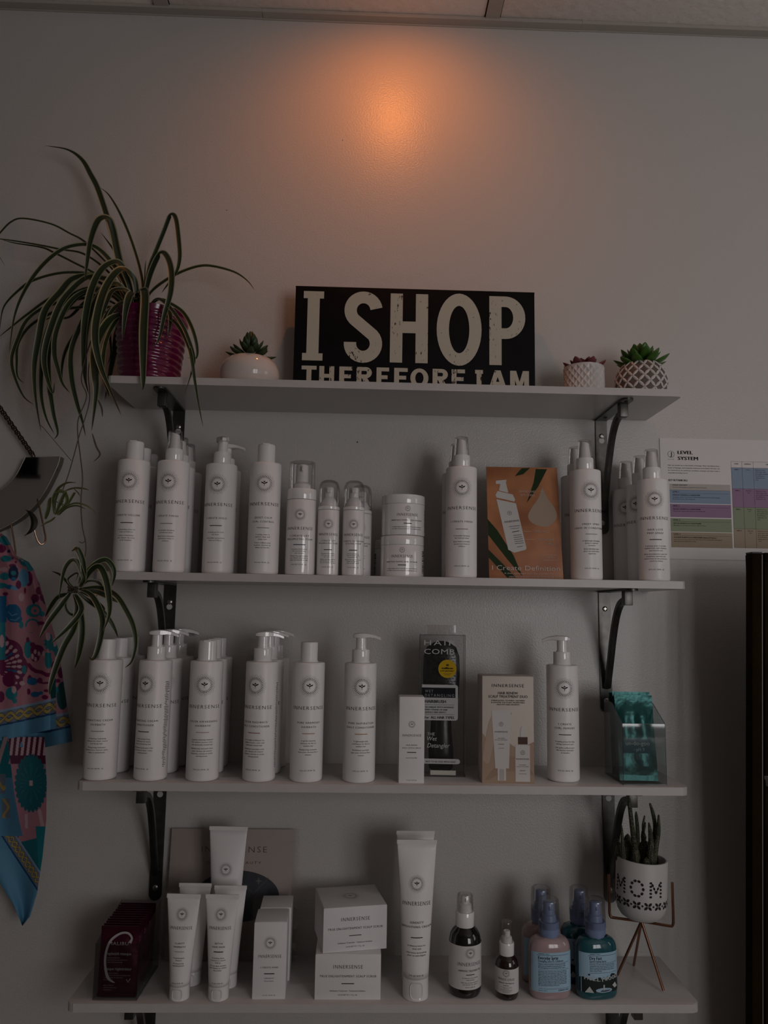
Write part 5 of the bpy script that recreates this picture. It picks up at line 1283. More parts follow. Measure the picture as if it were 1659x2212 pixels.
stems = [([(350, 890, -.002), (352, 760, -.002), (345, 640, -.006), (322, 470, -.014), (305, 330, -.020), (288, 180, -.024), (282, 112, -.026)], [50, 54, 32, 24, 22, 20, 10]),
         ([(232, 850, -.012), (225, 700, -.012), (214, 560, -.012), (208, 450, -.012), (203, 388, -.012)], [20, 20, 18, 12, 4]),
         ([(372, 800, .014), (374, 560, .014), (368, 420, .014), (358, 300, .014), (356, 258, .014)], [16, 20, 20, 16, 6]),
         ([(440, 860, .010), (440, 720, .010), (440, 600, .010), (432, 560, .010)], [30, 56, 50, 22]),
         ([(432, 580, .010), (434, 520, .010), (426, 460, .010)], [20, 28, 14]),
         ([(430, 470, .010), (430, 390, .010), (444, 300, .010)], [12, 14, 7]),
         ([(436, 470, .008), (446, 410, .008), (452, 368, .008)], [9, 11, 5]),
         ([(520, 885, -.010), (508, 700, -.010), (510, 560, -.010), (500, 440, -.010), (488, 372, -.010)], [38, 40, 26, 18, 7]),
         ([(540, 880, .006), (548, 560, .006), (552, 400, .006), (530, 270, .006), (500, 172, .006)], [28, 26, 20, 19, 10]),
         ([(532, 885, -.004), (560, 620, -.004), (586, 480, -.004), (590, 380, -.004), (590, 292, -.004)], [26, 28, 22, 17, 8]),
         ([(468, 890, -.016), (466, 830, -.016), (462, 760, -.016), (464, 738, -.016)], [38, 44, 32, 10]),
         ([(180, 780, .004), (168, 680, .004), (160, 590, .004), (166, 540, .004)], [22, 40, 38, 12]),
         ([(270, 800, .012), (272, 640, .012), (268, 540, .012), (270, 494, .012)], [40, 48, 38, 12]),
         ([(568, 800, .016), (572, 740, .016), (570, 700, .016)], [16, 18, 8])]
for pts, rd in stems:
    P = [cz_(*q) for q in pts]; n = 5
    C = catmull(P, n); Rr = []
    for i in range(len(C)):
        q = i / n; a = min(int(q), len(rd) - 2); Rr.append((rd[a] + (rd[a + 1] - rd[a]) * (q - a)) * mz)
    C.append(C[-1] + (C[-1] - C[-2]).normalized() * Rr[-1] * .7); Rr.append(Rr[-1] * .3)
    if C[0].z > HP - .02 and pts[0][1] > 790: C.insert(0, Vector((C[0].x * .9, C[0].y, HP - .016))); Rr.insert(0, Rr[0])
    MB().tube(C, Rr, 12).obj('stem', M_cac, pot, 'all', rot=(0, math.radians(-2.5), 0))
# stand: uprights, cross arms and legs bent from copper rod
def sp(zx, zy, dy): return at(1300 + zx / ZK, 1700 + zy / ZK, Y + dy) - Vector(st.location)
cr_ = Vector((.001, 0, pz0 - .0045)); rw = .0021
def arm(nm, top, knee):
    a = (knee - top).normalized(); b = (cr_ - knee).normalized()
    MB().tube([top, knee - a * .006, knee - a * .002 + b * .001, knee + b * .002 - a * .0003, knee + b * .006, cr_], rw, 10).obj(nm, M_copper, st)
l_knee = sp(128, 1335, .010); r_knee = sp(645, 1480, -.020)
l_knee = Vector((-R - .0048, .016, cr_.z)); r_knee = Vector((R + .0045, -.020, cr_.z)); b_knee = Vector((.006, R + .004, cr_.z))
for kn in (l_knee, r_knee, b_knee): arm('rod_arm', kn + Vector((0, 0, .064)), kn)
for zx, zy in ((162, 1950), (640, 2114)):
    e = atz(1300 + zx / ZK, 1700 + zy / ZK, Z4 + rw) - Vector(st.location); MB().tube([cr_, e], rw, 10).obj('rod_leg', M_copper, st)
MB().tube([cr_, Vector((.012, .072, rw))], rw, 10).obj('rod_leg', M_copper, st)
# ------------------------------------------------------------------ spider plant
Y = -.086; px0 = at(322, 815, Y)
sp_ = thing('spider_plant', 'large spider plant in a ribbed magenta pot with runners hanging off the top shelf', 'potted plant', (px0.x, Y, Z1))
M_mag = mat('magenta_glazed_pot', (.125, .0045, .046), .16, spec=.5, coat=.3)
n = 72; rows = 60; H_ = .1270; vv = []; ff = []
for j in range(rows + 1):
    q = j / rows; z = H_ * q
    for i in range(n):
        a = 2 * pi * i / n; r = .0475 + .0130 * q
        rib = .0012 * sin(2 * pi * (z / .0105 + a / (2 * pi) * 2)) + .0004 * sin(a * 9 + z * 160)
        r += rib * (1 if .02 < q < .93 else .2) + (.001 if q > .95 else 0)
        vv.append((r * sin(a), -r * cos(a), z))
for j in range(rows):
    for i in range(n): ff.append((j * n + i, j * n + (i + 1) % n, (j + 1) * n + (i + 1) % n, (j + 1) * n + i))
mb = MB().add(vv, ff); mb.lathe([(.0612, H_), (.0605, H_ + .0008), (.0580, H_), (.0570, H_ - .03)], n, False, False); mb.lathe([(.0475, 0.0), (.001, .0001)], n, False, True)
mb.obj('pot', M_mag, sp_, 'all')
MB().lathe([(.0575, H_ - .014), (.03, H_ - .008), (.001, H_ - .006)], 32, False, True).obj('soil', M_soil, sp_)

M_leaf = bpy.data.materials.new('variegated_leaf'); M_leaf.use_nodes = True
def _leaf(M, dark, pale, edge=.10):
    nt = M.node_tree; b = nt.nodes['Principled BSDF']; b.inputs['Roughness'].default_value = .42; b.inputs['Specular IOR Level'].default_value = .4
    uv = nt.nodes.new('ShaderNodeTexCoord'); sp = nt.nodes.new('ShaderNodeSeparateXYZ'); nt.links.new(uv.outputs['UV'], sp.inputs[0])
    r = nt.nodes.new('ShaderNodeValToRGB'); cr = r.color_ramp
    cr.elements[0].position = 0; cr.elements[0].color = (*pale, 1); cr.elements[1].position = 1; cr.elements[1].color = (*pale, 1)
    mid = tuple(c * 1.7 for c in dark)
    for p_, c in ((edge, pale), (edge + .06, dark), (.42, dark), (.5, mid), (.58, dark), (1 - edge - .06, dark), (1 - edge, pale)):
        e = cr.elements.new(p_); e.color = (*c, 1)
    nt.links.new(sp.outputs['X'], r.inputs['Fac'])
    n_ = nt.nodes.new('ShaderNodeTexNoise'); n_.inputs['Scale'].default_value = 25; o_ = nt.nodes.new('ShaderNodeTexCoord'); nt.links.new(o_.outputs['Object'], n_.inputs['Vector'])
    mx = nt.nodes.new('ShaderNodeMix'); mx.data_type = 'RGBA'; mx.blend_type = 'MULTIPLY'; mx.inputs['Factor'].default_value = .45
    nt.links.new(r.outputs['Color'], mx.inputs['A']); nt.links.new(n_.outputs['Color'], mx.inputs['B']); nt.links.new(mx.outputs['Result'], b.inputs['Base Color'])
    # dry brown tip
    r2 = nt.nodes.new('ShaderNodeValToRGB'); r2.color_ramp.elements[0].position = .90; r2.color_ramp.elements[0].color = (0, 0, 0, 1); r2.color_ramp.elements[1].position = .97; r2.color_ramp.elements[1].color = (1, 1, 1, 1)
    nt.links.new(sp.outputs['Y'], r2.inputs['Fac'])
    m2 = nt.nodes.new('ShaderNodeMix'); m2.data_type = 'RGBA'; m2.inputs['B'].default_value = (.05, .025, .014, 1)
    nt.links.new(r2.outputs['Color'], m2.inputs['Factor']); nt.links.new(mx.outputs['Result'], m2.inputs['A']); nt.links.new(m2.outputs['Result'], b.inputs['Base Color'])
_leaf(M_leaf, (.018, .032, .010), (.34, .33, .18))
M_leafy = bpy.data.materials.new('young_leaf'); M_leafy.use_nodes = True
_leaf(M_leafy, (.085, .095, .030), (.26, .24, .12), .12)
def leaf_obj(P, wd, parent, m=M_leaf, face=Vector((0.15, -1, .35)), n=7, name='leaf'):
    C = catmull(P, n); N = len(C); v = []; f = []; uv = []
    us = (0, .16, .5, .84, 1)
    for i, c in enumerate(C):
        t_ = (C[min(i + 1, N - 1)] - C[max(i - 1, 0)]).normalized()
        s = t_.cross(face); s = s.normalized() if s.length > .05 else Vector((1, 0, 0))
        nn = s.cross(t_).normalized(); q = i / (N - 1)
        w_ = wd * (min(1, .45 + q * 2.6) if q < .25 else 1) * (1 if q < .55 else max(.02, 1 - ((q - .55) / .45) ** 1.8))
        for u in us:
            d = abs(u - .5) * 2; v.append(c + s * (u - .5) * w_ + nn * (.20 * w_ * d)); uv.append((u, q))
    k = len(us)
    for i in range(N - 1):
        for j in range(k - 1): f.append((i * k + j, i * k + j + 1, (i + 1) * k + j + 1, (i + 1) * k + j))
    me = mesh(name, v, f, m, 'all'); ul = me.uv_layers.new(name='UVMap')
    for lp in me.loops: ul.data[lp.index].uv = uv[lp.vertex_index]
    return link(name, me, parent)
SPO = Vector(sp_.location)
def zp(x, y, Y_): return at(x / 2.5523, 300 + y / 2.5523, Y_) - SPO
ZS = .000308
LV = [ # (points in tracing units, width, depth at base, depth at tip)
 ([(735, 950), (690, 800), (645, 620), (590, 430), (540, 280), (500, 200), (450, 115), (370, 60), (245, 38)], 34, -.086, -.050),
 ([(770, 940), (790, 850), (772, 720), (720, 550), (660, 410), (600, 310), (550, 268)], 17, -.080, -.060),
 ([(730, 950), (690, 800), (650, 640), (620, 500), (590, 440), (540, 455), (500, 560), (478, 700), (468, 780)], 42, -.090, -.125),
 ([(790, 940), (805, 830), (830, 700), (900, 520), (940, 425), (968, 440), (985, 560), (990, 660), (970, 740), (920, 810), (890, 850)], 27, -.086, -.120),
 ([(785, 940), (810, 820), (840, 720), (888, 632), (925, 660), (945, 740), (940, 850), (905, 980), (880, 1090), (850, 1150)], 34, -.092, -.160),
 ([(800, 930), (825, 855), (900, 790), (1000, 735), (1100, 703), (1180, 705), (1290, 735), (1360, 780), (1405, 835)], 21, -.080, -.070),
 ([(735, 930), (700, 830), (620, 690), (520, 595), (400, 592), (300, 640), (200, 740), (120, 870), (75, 1000), (50, 1190)], 28, -.095, -.130),
 ([(715, 930), (650, 760), (480, 580), (380, 520), (280, 470), (130, 440), (60, 460), (0, 520), (-45, 570), (-20, 620), (30, 705)], 14, -.080, -.110),
 ([(710, 930), (620, 760), (470, 640), (330, 610), (180, 580), (0, 553), (-60, 560)], 15, -.080, -.070),
 ([(700, 930), (560, 770), (400, 680), (300, 630), (230, 600), (80, 575), (0, 552)], 15, -.075, -.060),
 ([(740, 940), (710, 800), (660, 690), (600, 692), (545, 745), (500, 850), (470, 1000), (460, 1150), (465, 1300), (490, 1410)], 40, -.100, -.150),
 ([(760, 940), (745, 790), (690, 726), (640, 740), (580, 830), (540, 960), (525, 1100), (550, 1240), (600, 1370), (668, 1523)], 44, -.105, -.185),
 ([(710, 930), (640, 800), (560, 770), (480, 768), (400, 830), (330, 920), (270, 1080), (245, 1200), (255, 1300), (290, 1400), (300, 1340)], 38, -.095, -.120),
 ([(700, 930), (600, 790), (500, 760), (400, 775), (330, 850), (250, 950), (215, 1100), (190, 1250), (195, 1420), (226, 1615)], 42, -.095, -.110),
 ([(700, 940), (560, 830), (420, 850), (310, 960), (245, 1120), (228, 1280), (228, 1420), (255, 1540), (302, 1632)], 26, -.090, -.085),
 ([(700, 945), (580, 840), (440, 870), (330, 1000), (270, 1170), (268, 1300), (280, 1420), (296, 1520), (318, 1620), (298, 1656)], 30, -.085, -.100),
 ([(700, 940), (600, 800), (520, 750), (350, 740), (190, 780), (100, 840), (20, 930), (0, 1050)], 22, -.080, -.080),
 ([(700, 945), (600, 850), (400, 850), (280, 880), (150, 970), (60, 1040), (-10, 1095)], 20, -.075, -.060),
 ([(700, 950), (560, 880), (400, 890), (250, 930), (150, 1000), (100, 1100), (65, 1210), (80, 1310), (130, 1420), (190, 1468)], 24, -.080, -.090),
 ([(700, 955), (560, 920), (450, 930), (340, 945), (250, 980), (160, 1040), (100, 1130), (92, 1230), (97, 1310), (135, 1350)], 22, -.070, -.050),
 ([(720, 945), (620, 850), (480, 840), (380, 910), (312, 1060), (300, 1180), (320, 1270), (345, 1350), (385, 1400)], 30, -.100, -.120),
 ([(720, 960), (600, 930), (500, 950), (432, 1060), (392, 1180), (395, 1320), (422, 1450), (452, 1550), (472, 1640)], 30, -.105, -.130),
 ([(700, 960), (560, 960), (470, 1010), (400, 1100), (355, 1190), (340, 1290), (347, 1370)], 20, -.080, -.080),
 ([(765, 945), (775, 860), (795, 838), (800, 900), (792, 1050), (790, 1200), (790, 1340), (786, 1385)], 46, -.110, -.172),
 ([(755, 955), (750, 880), (738, 850), (712, 875), (690, 970), (675, 1120)], 42, -.105, -.158),
 ([(800, 950), (822, 930), (862, 886), (905, 902), (960, 960), (1020, 1060), (1068, 1200), (1058, 1280), (1016, 1410)], 22, -.095, -.185),
 ([(800, 945), (835, 915), (885, 888), (940, 910), (1010, 960), (1060, 1050), (1086, 1150), (1080, 1210), (1032, 1205)], 22, -.085, -.150),
 ([(810, 960), (855, 985), (895, 970), (960, 1010), (1010, 1080), (1050, 1180), (1070, 1310), (1092, 1450), (1120, 1590)], 22, -.100, -.190),
 ([(880, 980), (915, 950), (935, 960), (938, 1020), (925, 1095)], 24, -.110, -.152),
 ([(720, 960), (620, 990), (555, 1080), (522, 1180), (525, 1300), (530, 1400), (505, 1610)], 48, -.115, -.180),
 ([(700, 960), (660, 980), (600, 1075), (572, 1180), (568, 1290), (590, 1380), (600, 1420)], 24, -.105, -.175),
 ([(700, 970), (650, 1060), (634, 1170), (620, 1230), (600, 1330), (578, 1440)], 34, -.060, -.040),
 ([(700, 965), (640, 990), (608, 1060), (612, 1180), (590, 1250)], 14, -.070, -.060),
 ([(715, 940), (640, 860), (560, 800), (490, 770), (450, 740), (400, 735)], 20, -.075, -.060),
 ([(730, 945), (690, 850), (640, 800), (570, 830), (500, 960), (470, 1110), (470, 1300), (480, 1370)], 34, -.095, -.140),
 ([(745, 945), (720, 860), (680, 830), (620, 840), (590, 900), (560, 980), (530, 1040)], 26, -.110, -.140),
 ([(700, 950), (640, 930), (600, 950), (560, 1040), (552, 1110)], 18, -.095, -.120),
 ([(735, 950), (690, 905), (640, 925), (596, 985), (575, 1060)], 26, -.105, -.130),
 ([(735, 930), (655, 700), (630, 620), (555, 515)], 14, -.075, -.055),
 ([(790, 930), (797, 800), (800, 715), (804, 668)], 7, -.080, -.078),
 ([(720, 950), (640, 880), (540, 860), (470, 900), (380, 985), (290, 985), (220, 1010)], 20, -.075, -.055),
]
for k_, (pts, wd, y0_, y1_) in enumerate(LV):
    m_ = len(pts) - 1
    leaf_obj([zp(x, y, y0_ + (y1_ - y0_) * min(1.0, (i / m_) * 1.6)) for i, (x, y) in enumerate(pts)], wd * ZS, sp_)
# runners and hanging plantlets
M_run = mat('dry_runner', (.07, .055, .035), .6)
def rp(x, y, Y_): return at(x / 3.6875, 850 + y / 3.6875, Y_) - SPO
r1 = [zp(690, 950, -.10), zp(560, 1010, -.13), zp(490, 1250, -.16), rp(712, 60, -.165), rp(630, 340, -.165), rp(590, 490, -.165), rp(540, 660, -.165), rp(500, 765, -.165)]
MB().tube(catmull(r1, 8), .0008, 6).obj('runner', M_run, sp_)
r2 = [zp(700, 960, -.10), zp(540, 1040, -.14), zp(450, 1300, -.17), rp(690, 20, -.172), rp(625, 200, -.175), rp(620, 330, -.175), rp(640, 500, -.175), rp(658, 680, -.178), rp(645, 850, -.178), rp(655, 1050, -.18), rp(684, 1200, -.18), rp(672, 1330, -.18), rp(625, 1520, -.18)]
MB().tube(catmull(r2, 8), .0009, 6).obj('runner', M_run, sp_)
MB().tube(catmull([rp(630, 1180, -.18), rp(655, 1190, -.18), rp(678, 1178, -.18)], 5), .0006, 5).obj('runner', M_run, sp_)
MB().tube(catmull([zp(225, 1580, -.11), rp(360, 290, -.12), rp(470, 420, -.12), rp(567, 535, -.12)], 5), .0005, 5).obj('runner', M_run, sp_)
for pts in ([(735, 320), (765, 420), (795, 490), (740, 548)], [(780, 50), (810, 120), (816, 190)]):
    leaf_obj([rp(x, y, -.16) for x, y in pts], .0028, sp_, mat('dry_runner'))
ZR = .000308 * 2.5523 / 3.6875
def plantlet(lv, Y0, cen, m, knot):
    o = MB(); rr = random.Random(4)
    for i in range(knot):
        a = [rp(cen[0] + rr.uniform(-45, 45), cen[1] + rr.uniform(-30, 30), Y0 + rr.uniform(-.012, .012)) for _ in range(3)]
        o.tube(catmull(a, 4), .0007, 5)
    c = o.obj('plantlet', M_run, sp_)
    for pts, wd, dy in lv:
        mm = len(pts) - 1
        leaf_obj([rp(x, y, Y0 + dy * i / mm) for i, (x, y) in enumerate(pts)], wd * ZR * 1.05, c, m)
plantlet([([(455, 970), (520, 905), (600, 875), (680, 890), (735, 925), (762, 958)], 16, .02), ([(470, 970), (530, 915), (610, 895), (685, 922)], 14, -.02), ([(430, 960), (420, 860), (445, 790), (480, 745), (540, 712), (610, 712)], 22, -.02), ([(520, 775), (590, 755), (660, 758), (712, 770)], 15, .0), ([(440, 965), (470, 900), (500, 830), (520, 790), (470, 785), (430, 800)], 26, -.01), ([(450, 960), (530, 870), (520, 800), (470, 780), (440, 860), (440, 950)], 24, .01), ([(362, 1000), (385, 930), (395, 860), (410, 825)], 30, -.01), ([(440, 985), (410, 1010), (370, 1030), (322, 1058)], 18, -.01), ([(470, 960), (540, 880), (590, 800), (600, 788)], 20, .02), ([(590, 760), (620, 790), (640, 820)], 8, .0)], -.165, (470, 880), M_leafy, 5)
plantlet([([(640, 1540), (668, 1470), (660, 1340), (620, 1245), (600, 1240), (570, 1258)], 42, -.02), ([(650, 1530), (668, 1480), (620, 1350), (570, 1330), (520, 1390), (490, 1500), (470, 1640)], 34, -.03), ([(630, 1540), (700, 1420), (780, 1345), (850, 1330), (900, 1390), (910, 1460), (892, 1535)], 40, .01), ([(650, 1535), (720, 1420), (790, 1382), (840, 1470), (868, 1620), (870, 1760), (820, 1895)], 46, -.03), ([(640, 1545), (700, 1495), (770, 1500), (808, 1545), (760, 1625)], 22, .02), ([(630, 1560), (760, 1545), (860, 1570), (935, 1620), (1000, 1720), (1060, 1850), (1080, 1990), (1050, 2130), (995, 2185)], 36, -.02), ([(640, 1565), (760, 1580), (860, 1620), (940, 1665)], 40, .02), ([(640, 1560), (720, 1600), (780, 1690), (815, 1800), (805, 1930), (765, 2080), (730, 2120), (708, 2095)], 40, -.03), ([(620, 1580), (700, 1650), (800, 1720), (870, 1800), (915, 1880), (940, 1945)], 32, .03), ([(560, 1600), (470, 1620), (410, 1690), (360, 1780)], 36, .02), ([(560, 1590), (480, 1700), (390, 1820), (310, 1955)], 40, -.02), ([(600, 1600), (650, 1720), (560, 1850), (400, 1998)], 38, -.03), ([(590, 1600), (615, 1700), (590, 1870), (510, 2020), (440, 2200), (400, 2330), (395, 2400)], 44, -.02), ([(600, 1600), (640, 1740), (655, 1900), (630, 2080), (595, 2190)], 44, .01), ([(560, 1600), (520, 1680), (550, 1750), (620, 1760), (660, 1650)], 18, .0), ([(590, 1570), (530, 1500), (480, 1445), (410, 1415)], 20, .01), ([(600, 1560), (540, 1490), (590, 1440), (620, 1438), (600, 1500)], 14, -.01), ([(640, 1580), (740, 1630), (800, 1680), (830, 1720), (800, 1735)], 16, .0)], -.18, (580, 1560), M_leaf, 26)
# ------------------------------------------------------------------ wall chart
YP = -.0012
def PZ(zx, zy): return at(1400 + zx / 6.405, 930 + zy / 6.405, YP)
tl = at(1425, 946, YP); bl = at(1432, 1207, YP)
t = thing('wall_chart', 'white wall chart with coloured text bands stuck to the wall beside the shelves', 'poster', ((tl.x + bl.x) / 2, YP, bl.z))
O = Vector(t.location); Hh = tl.z - bl.z; Ww = .36
MB().box(0, Ww, -.0002, .0002, 0, Hh).obj('sheet', mat('chart_paper', (.66, .62, .61), .45), t, False)
def L_(zx, zy):
    p = PZ(zx, zy); return p.x - O.x, p.z - O.z
Fp = lambda off: (lambda x, z: (x, -.0002 - off, z))
k = Ink(); a = L_(406, 325); k.text('LEVEL', a[0], a[1], .0064, .0280, 'L', bold=.025); a = L_(408, 406); k.text('SYSTEM', a[0], a[1], .0064, .0375, 'L', bold=.025)
a = L_(282, 698); k.text('KEY BOTANICALS', a[0], a[1], .0036, .0345, 'L', bold=.02); k.obj('heading_lettering', M_ink, t, Fp(.0003))
a = L_(316, 328); k = Ink().ring(a[0], a[1], .0056, .0061, 30).text('J', a[0] - .0002, a[1] - .0030, .0075, .0036); b = L_(316, 402); k.text('j beverly hills', b[0], b[1], .0012, .0115); k.obj('round_logo', M_ink2, t, Fp(.0003))
k = Ink()
for i, s in enumerate(['Hair can sustain up to four levels of damage. After identifying these', 'levels of damage, and using the solutions prescribed, the hair can', 'be restored to its optimum condition and give the hair artist a', 'beautiful working canvas.']):
    a = L_(272 + i * 2, 486 + i * 35); k.text(s, a[0], a[1], .0020, .0945 if i < 3 else .036, 'L', bold=.004)
a = L_(336, 760); k.text('MASQUE TREATMENT', a[0], a[1], .0020, .0275, 'L', bold=.012); a = L_(336, 790); k.text('Tea Tree Oil, Eucalyptus, Peppermint, Rose Geranium', a[0], a[1], .0017, .062, 'L')
bands = [('LEVEL 1', 828, 1012, (.25, .32, .42), 'EVERYDAY SHAMPOO & CONDITIONER', ['Eucalyptus, Jojoba, Tea Tree Oil, Witch Hazel, Keratin Amino Acids, Mango,', 'Rosemary Extracts']),
         ('LEVEL 2', 1022, 1204, (.30, .19, .30), 'FRAGILE SHAMPOO & CONDITIONER', ['Chamomile, Nettle, Sage Extracts, Pro-Vitamin B5']),
         ('LEVEL 3', 1218, 1404, (.26, .30, .20), 'RESCUE SHAMPOO & CONDITIONER', ['Blueberry, Honey, Coconut, Silk Protein']),
         ('LEVEL 4', 1412, 1622, (.36, .29, .21), 'PLATINUM SHAMPOO & CONDITIONER (Hydrate & Volume)', ['Aloe Vera, Coconut, Green Tea, Silk Protein, Pro-Vitamin B5, Hydrolyzed', 'Natural Protein, Silk Amino Acids'])]
x0_, x1_ = L_(298, 900)[0], L_(1140, 900)[0]
b0, b1 = L_(290, 735)[1], L_(290, 822)[1]
Ink().rect(x0_, x1_, b1, b0).obj('band', ink('chart_beige', (.46, .42, .39)), t, Fp(.0001))
for i, (h_, zt_, zb_, c, nm, tx) in enumerate(bands):
    zt2, zb2 = L_(700, zt_)[1], L_(700, zb_)[1]
    Ink().rect(x0_, x1_, zb2, zt2).obj('band', ink('chart_%d' % i, c), t, Fp(.0001))
    hgt = zt2 - zb2; xl = x0_ + .0052
    k.text(h_, xl, zt2 - .0044, .0024, .0120, 'L', bold=.015).rect(xl, x1_ - .0025, zt2 - .0060, zt2 - .0057).text(nm, xl + .0003, zt2 - .0102, .0022, .0500 if i < 3 else .0760, 'L', bold=.015)
    for j, s in enumerate(tx): k.text(s, xl + .0003, zt2 - .0138 - j * .0034, .0018, (.0860 if len(s) > 60 else .058 if len(s) > 38 else .040), 'L')
k.obj('chart_lettering', M_ink2, t, Fp(.0003))
# table
cx0 = [L_(1152, 600)[0], L_(1302, 600)[0], L_(1458, 600)[0], L_(1458, 600)[0] + .055, Ww - .01]
rows_ = [L_(1300, y)[1] for y in (432, 516, 806, 1064, 1360, 1624)]
for i, c in enumerate([None, (.25, .32, .42), (.30, .19, .30), (.26, .30, .20), (.36, .29, .21)]):
    if c: Ink().rect(cx0[0], cx0[-1], rows_[i + 1], rows_[i]).obj('table_row', ink('chart_%d' % (i - 1)), t, Fp(.0001))
k = Ink()
for z in rows_: k.rect(cx0[0], cx0[-1], z - .00015, z + .00015)
for x in cx0: k.rect(x - .00015, x + .00015, rows_[-1], rows_[0])
hd = ['LEVEL', 'DAMAGE', 'CAUSE', 'SOLUTION']
for i in range(4): k.text(hd[i], (cx0[i] + cx0[i + 1]) / 2, rows_[0] - .0052, .0022, None, bold=.015)
tx = [['Cuticle'], ['Moisture', 'Loss'], ['Protein', 'Loss'], ['Elasticity', 'Loss']]
for r_ in range(4):
    z = rows_[r_ + 1]
    k.text('LEVEL %d' % (r_ + 1), (cx0[0] + cx0[1]) / 2, z - .0045, .0020, None, bold=.02)
    for j, s in enumerate(tx[r_]): k.text(s, (cx0[1] + cx0[2]) / 2, z - .0045 - j * .0036, .0020)
    for j, s in enumerate(['Exposure to sun,', 'wind, water, heat,', 'poor quality shampoo', '& conditioners,', 'styling aids, and', 'tools'][:6 if r_ != 1 else 5]): k.text(s, cx0[2] + .003, z - .0045 - j * .0036, .0020, None, 'L')
k.obj('table_lettering', M_ink2, t, Fp(.0003))

# ------------------------------------------------------------------ walnut cabinet standing off the wall at the right edge
M_wood = mat('dark_walnut', (.016, .008, .0015), .7, spec=.04, noise=(14, .5))
YF = -.215
pt_ = at(1636, 1193, YF); x0_ = at(1625.3, 1700, YF).x; x1_ = at(1647, 1700, YF).x
t = thing('walnut_cabinet', 'tall dark walnut cabinet frame with a white shelf at the right edge of the picture', 'cabinet', (x0_, YF, 0))
wp = x1_ - x0_; ht = pt_.z
zb_ = at(1625.3, 1700, YF).z
sh_ = (at(1625.3, 1193, YF).x - at(1625.3, 2212, YF).x) / (at(1625.3, 1193, YF).z - at(1625.3, 2212, YF).z)
def lean(mb): mb.v = [Vector((p.x + (p.z - zb_) * sh_, p.y, p.z)) for p in mb.v]; return mb
lean(MB().box(0, wp, 0, .020, 0, ht, .0006)).obj('front_post', M_wood, t)
lean(MB().box(-.0001, wp + .0002, -.0001, .0205, ht - .0015, ht + .0006)).obj('post_cap', mat('post_cap_black', (.004, .004, .004), .5), t)
lean(MB().box(wp, wp + .0014, .0012, .005, 0, ht - .003)).obj('edge_strip', mat('pale_edge_strip', (.22, .19, .15), .4), t)
xr_ = at(1651, 1700, YF + .02).x - x0_
lean(MB().box(xr_, xr_ + .0045, .016, .030, 0, ht - .006)).obj('inner_post', M_wood, t)
zs = at(1652, 1703, YF).z; zs1 = at(1652, 1681, YF).z
xc_ = at(1657, 1700, YF + .03).x - x0_
xsh = at(1651, 1690, YF + .02).x - x0_
MB().box(xsh, .46, .006, .020, zs, zs1, .001).obj('shelf', M_edge, t)
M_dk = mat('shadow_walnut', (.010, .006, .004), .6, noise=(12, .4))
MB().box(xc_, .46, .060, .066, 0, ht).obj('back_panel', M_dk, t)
MB().box(.45, .46, 0, .066, 0, ht).obj('side_panel', M_wood, t)
MB().box(xc_, .46, .004, .060, ht - .012, ht).obj('top_panel', M_wood, t)
for z in (.1, zs - .42): MB().box(xc_, .45, .006, .060, z, z + .014, .001).obj('shelf', M_edge, t)

# ------------------------------------------------------------------ crescent mirror with hooks
YM = -.016
AX = -105
outer = [(132, 987), (128, 1003), (116, 1030), (100, 1061), (83, 1085), (62, 1107), (35, 1127), (0, 1145), (-40, 1159), (-80, 1166)]
inner = [(57, 989), (48, 1007), (38, 1026), (20, 1046), (0, 1062), (-35, 1083), (-75, 1097)]
def mw(a, b): p = at(a, b, YM); return Vector((p.x, 0, p.z))
ax = mw(AX, 1150).x
R_o = [mw(*q) for q in outer]; R_i = [mw(*q) for q in inner]
def cm(P): return catmull(P, 5)
ro, ri = cm(R_o), cm(R_i)
full = ro + [Vector((2 * ax - p.x, 0, p.z)) for p in ro[::-1]] + [Vector((2 * ax - p.x, 0, p.z)) for p in ri] + ri[::-1]
cen = Vector((ax, 0, mw(0, 1100).z))
t = thing('crescent_mirror', 'crescent mirror with brass hooks hanging by a chain at the left edge', 'mirror', (ax, YM, cen.z))
loc = Vector((ax, 0, cen.z))
poly = [((p - loc).x, (p - loc).z) for p in full]
k = Ink(); no = len(ro); ni = len(ri)
# glass as a strip between the outer and inner arcs
def resample(P, n):
    d = [0]
    for a, b in zip(P[:-1], P[1:]): d.append(d[-1] + (b - a).length)
    out = []
    for i in range(n):
        s = d[-1] * i / (n - 1); j = max(0, min(len(d) - 2, next((q for q in range(len(d) - 1) if d[q + 1] >= s), len(d) - 2)))
        out.append(P[j].lerp(P[j + 1], (s - d[j]) / max(1e-9, d[j + 1] - d[j])))
    return out
OO = resample(ro + [Vector((2 * ax - p.x, 0, p.z)) for p in ro[::-1]], 61); II = resample(ri + [Vector((2 * ax - p.x, 0, p.z)) for p in ri[::-1]], 61)
vv = []; ff = []
for y in (-.0045, .0140):
    for a, b in zip(OO, II): vv += [Vector((a.x - loc.x, y, a.z - loc.z)), Vector((b.x - loc.x, y, b.z - loc.z))]
n = 61
gv = vv[:2 * n]
link('mirror_glass', mesh('mirror_glass', gv, [(2 * i, 2 * i + 1, 2 * i + 3, 2 * i + 2) for i in range(n - 1)], mat('mirror_silver', (.72, .73, .72), .03, 1.0)), t)
bk = []
for i in range(n - 1):
    bk += [(2 * n + 2 * i, 2 * n + 2 * i + 2, 2 * n + 2 * i + 3, 2 * n + 2 * i + 1), (2 * i, 2 * i + 2, 2 * n + 2 * i + 2, 2 * n + 2 * i), (2 * i + 1, 2 * n + 2 * i + 1, 2 * n + 2 * i + 3, 2 * i + 3)]
bk += [(0, 2 * n, 2 * n + 1, 1), (2 * n - 2, 2 * n - 1, 4 * n - 1, 4 * n - 2)]
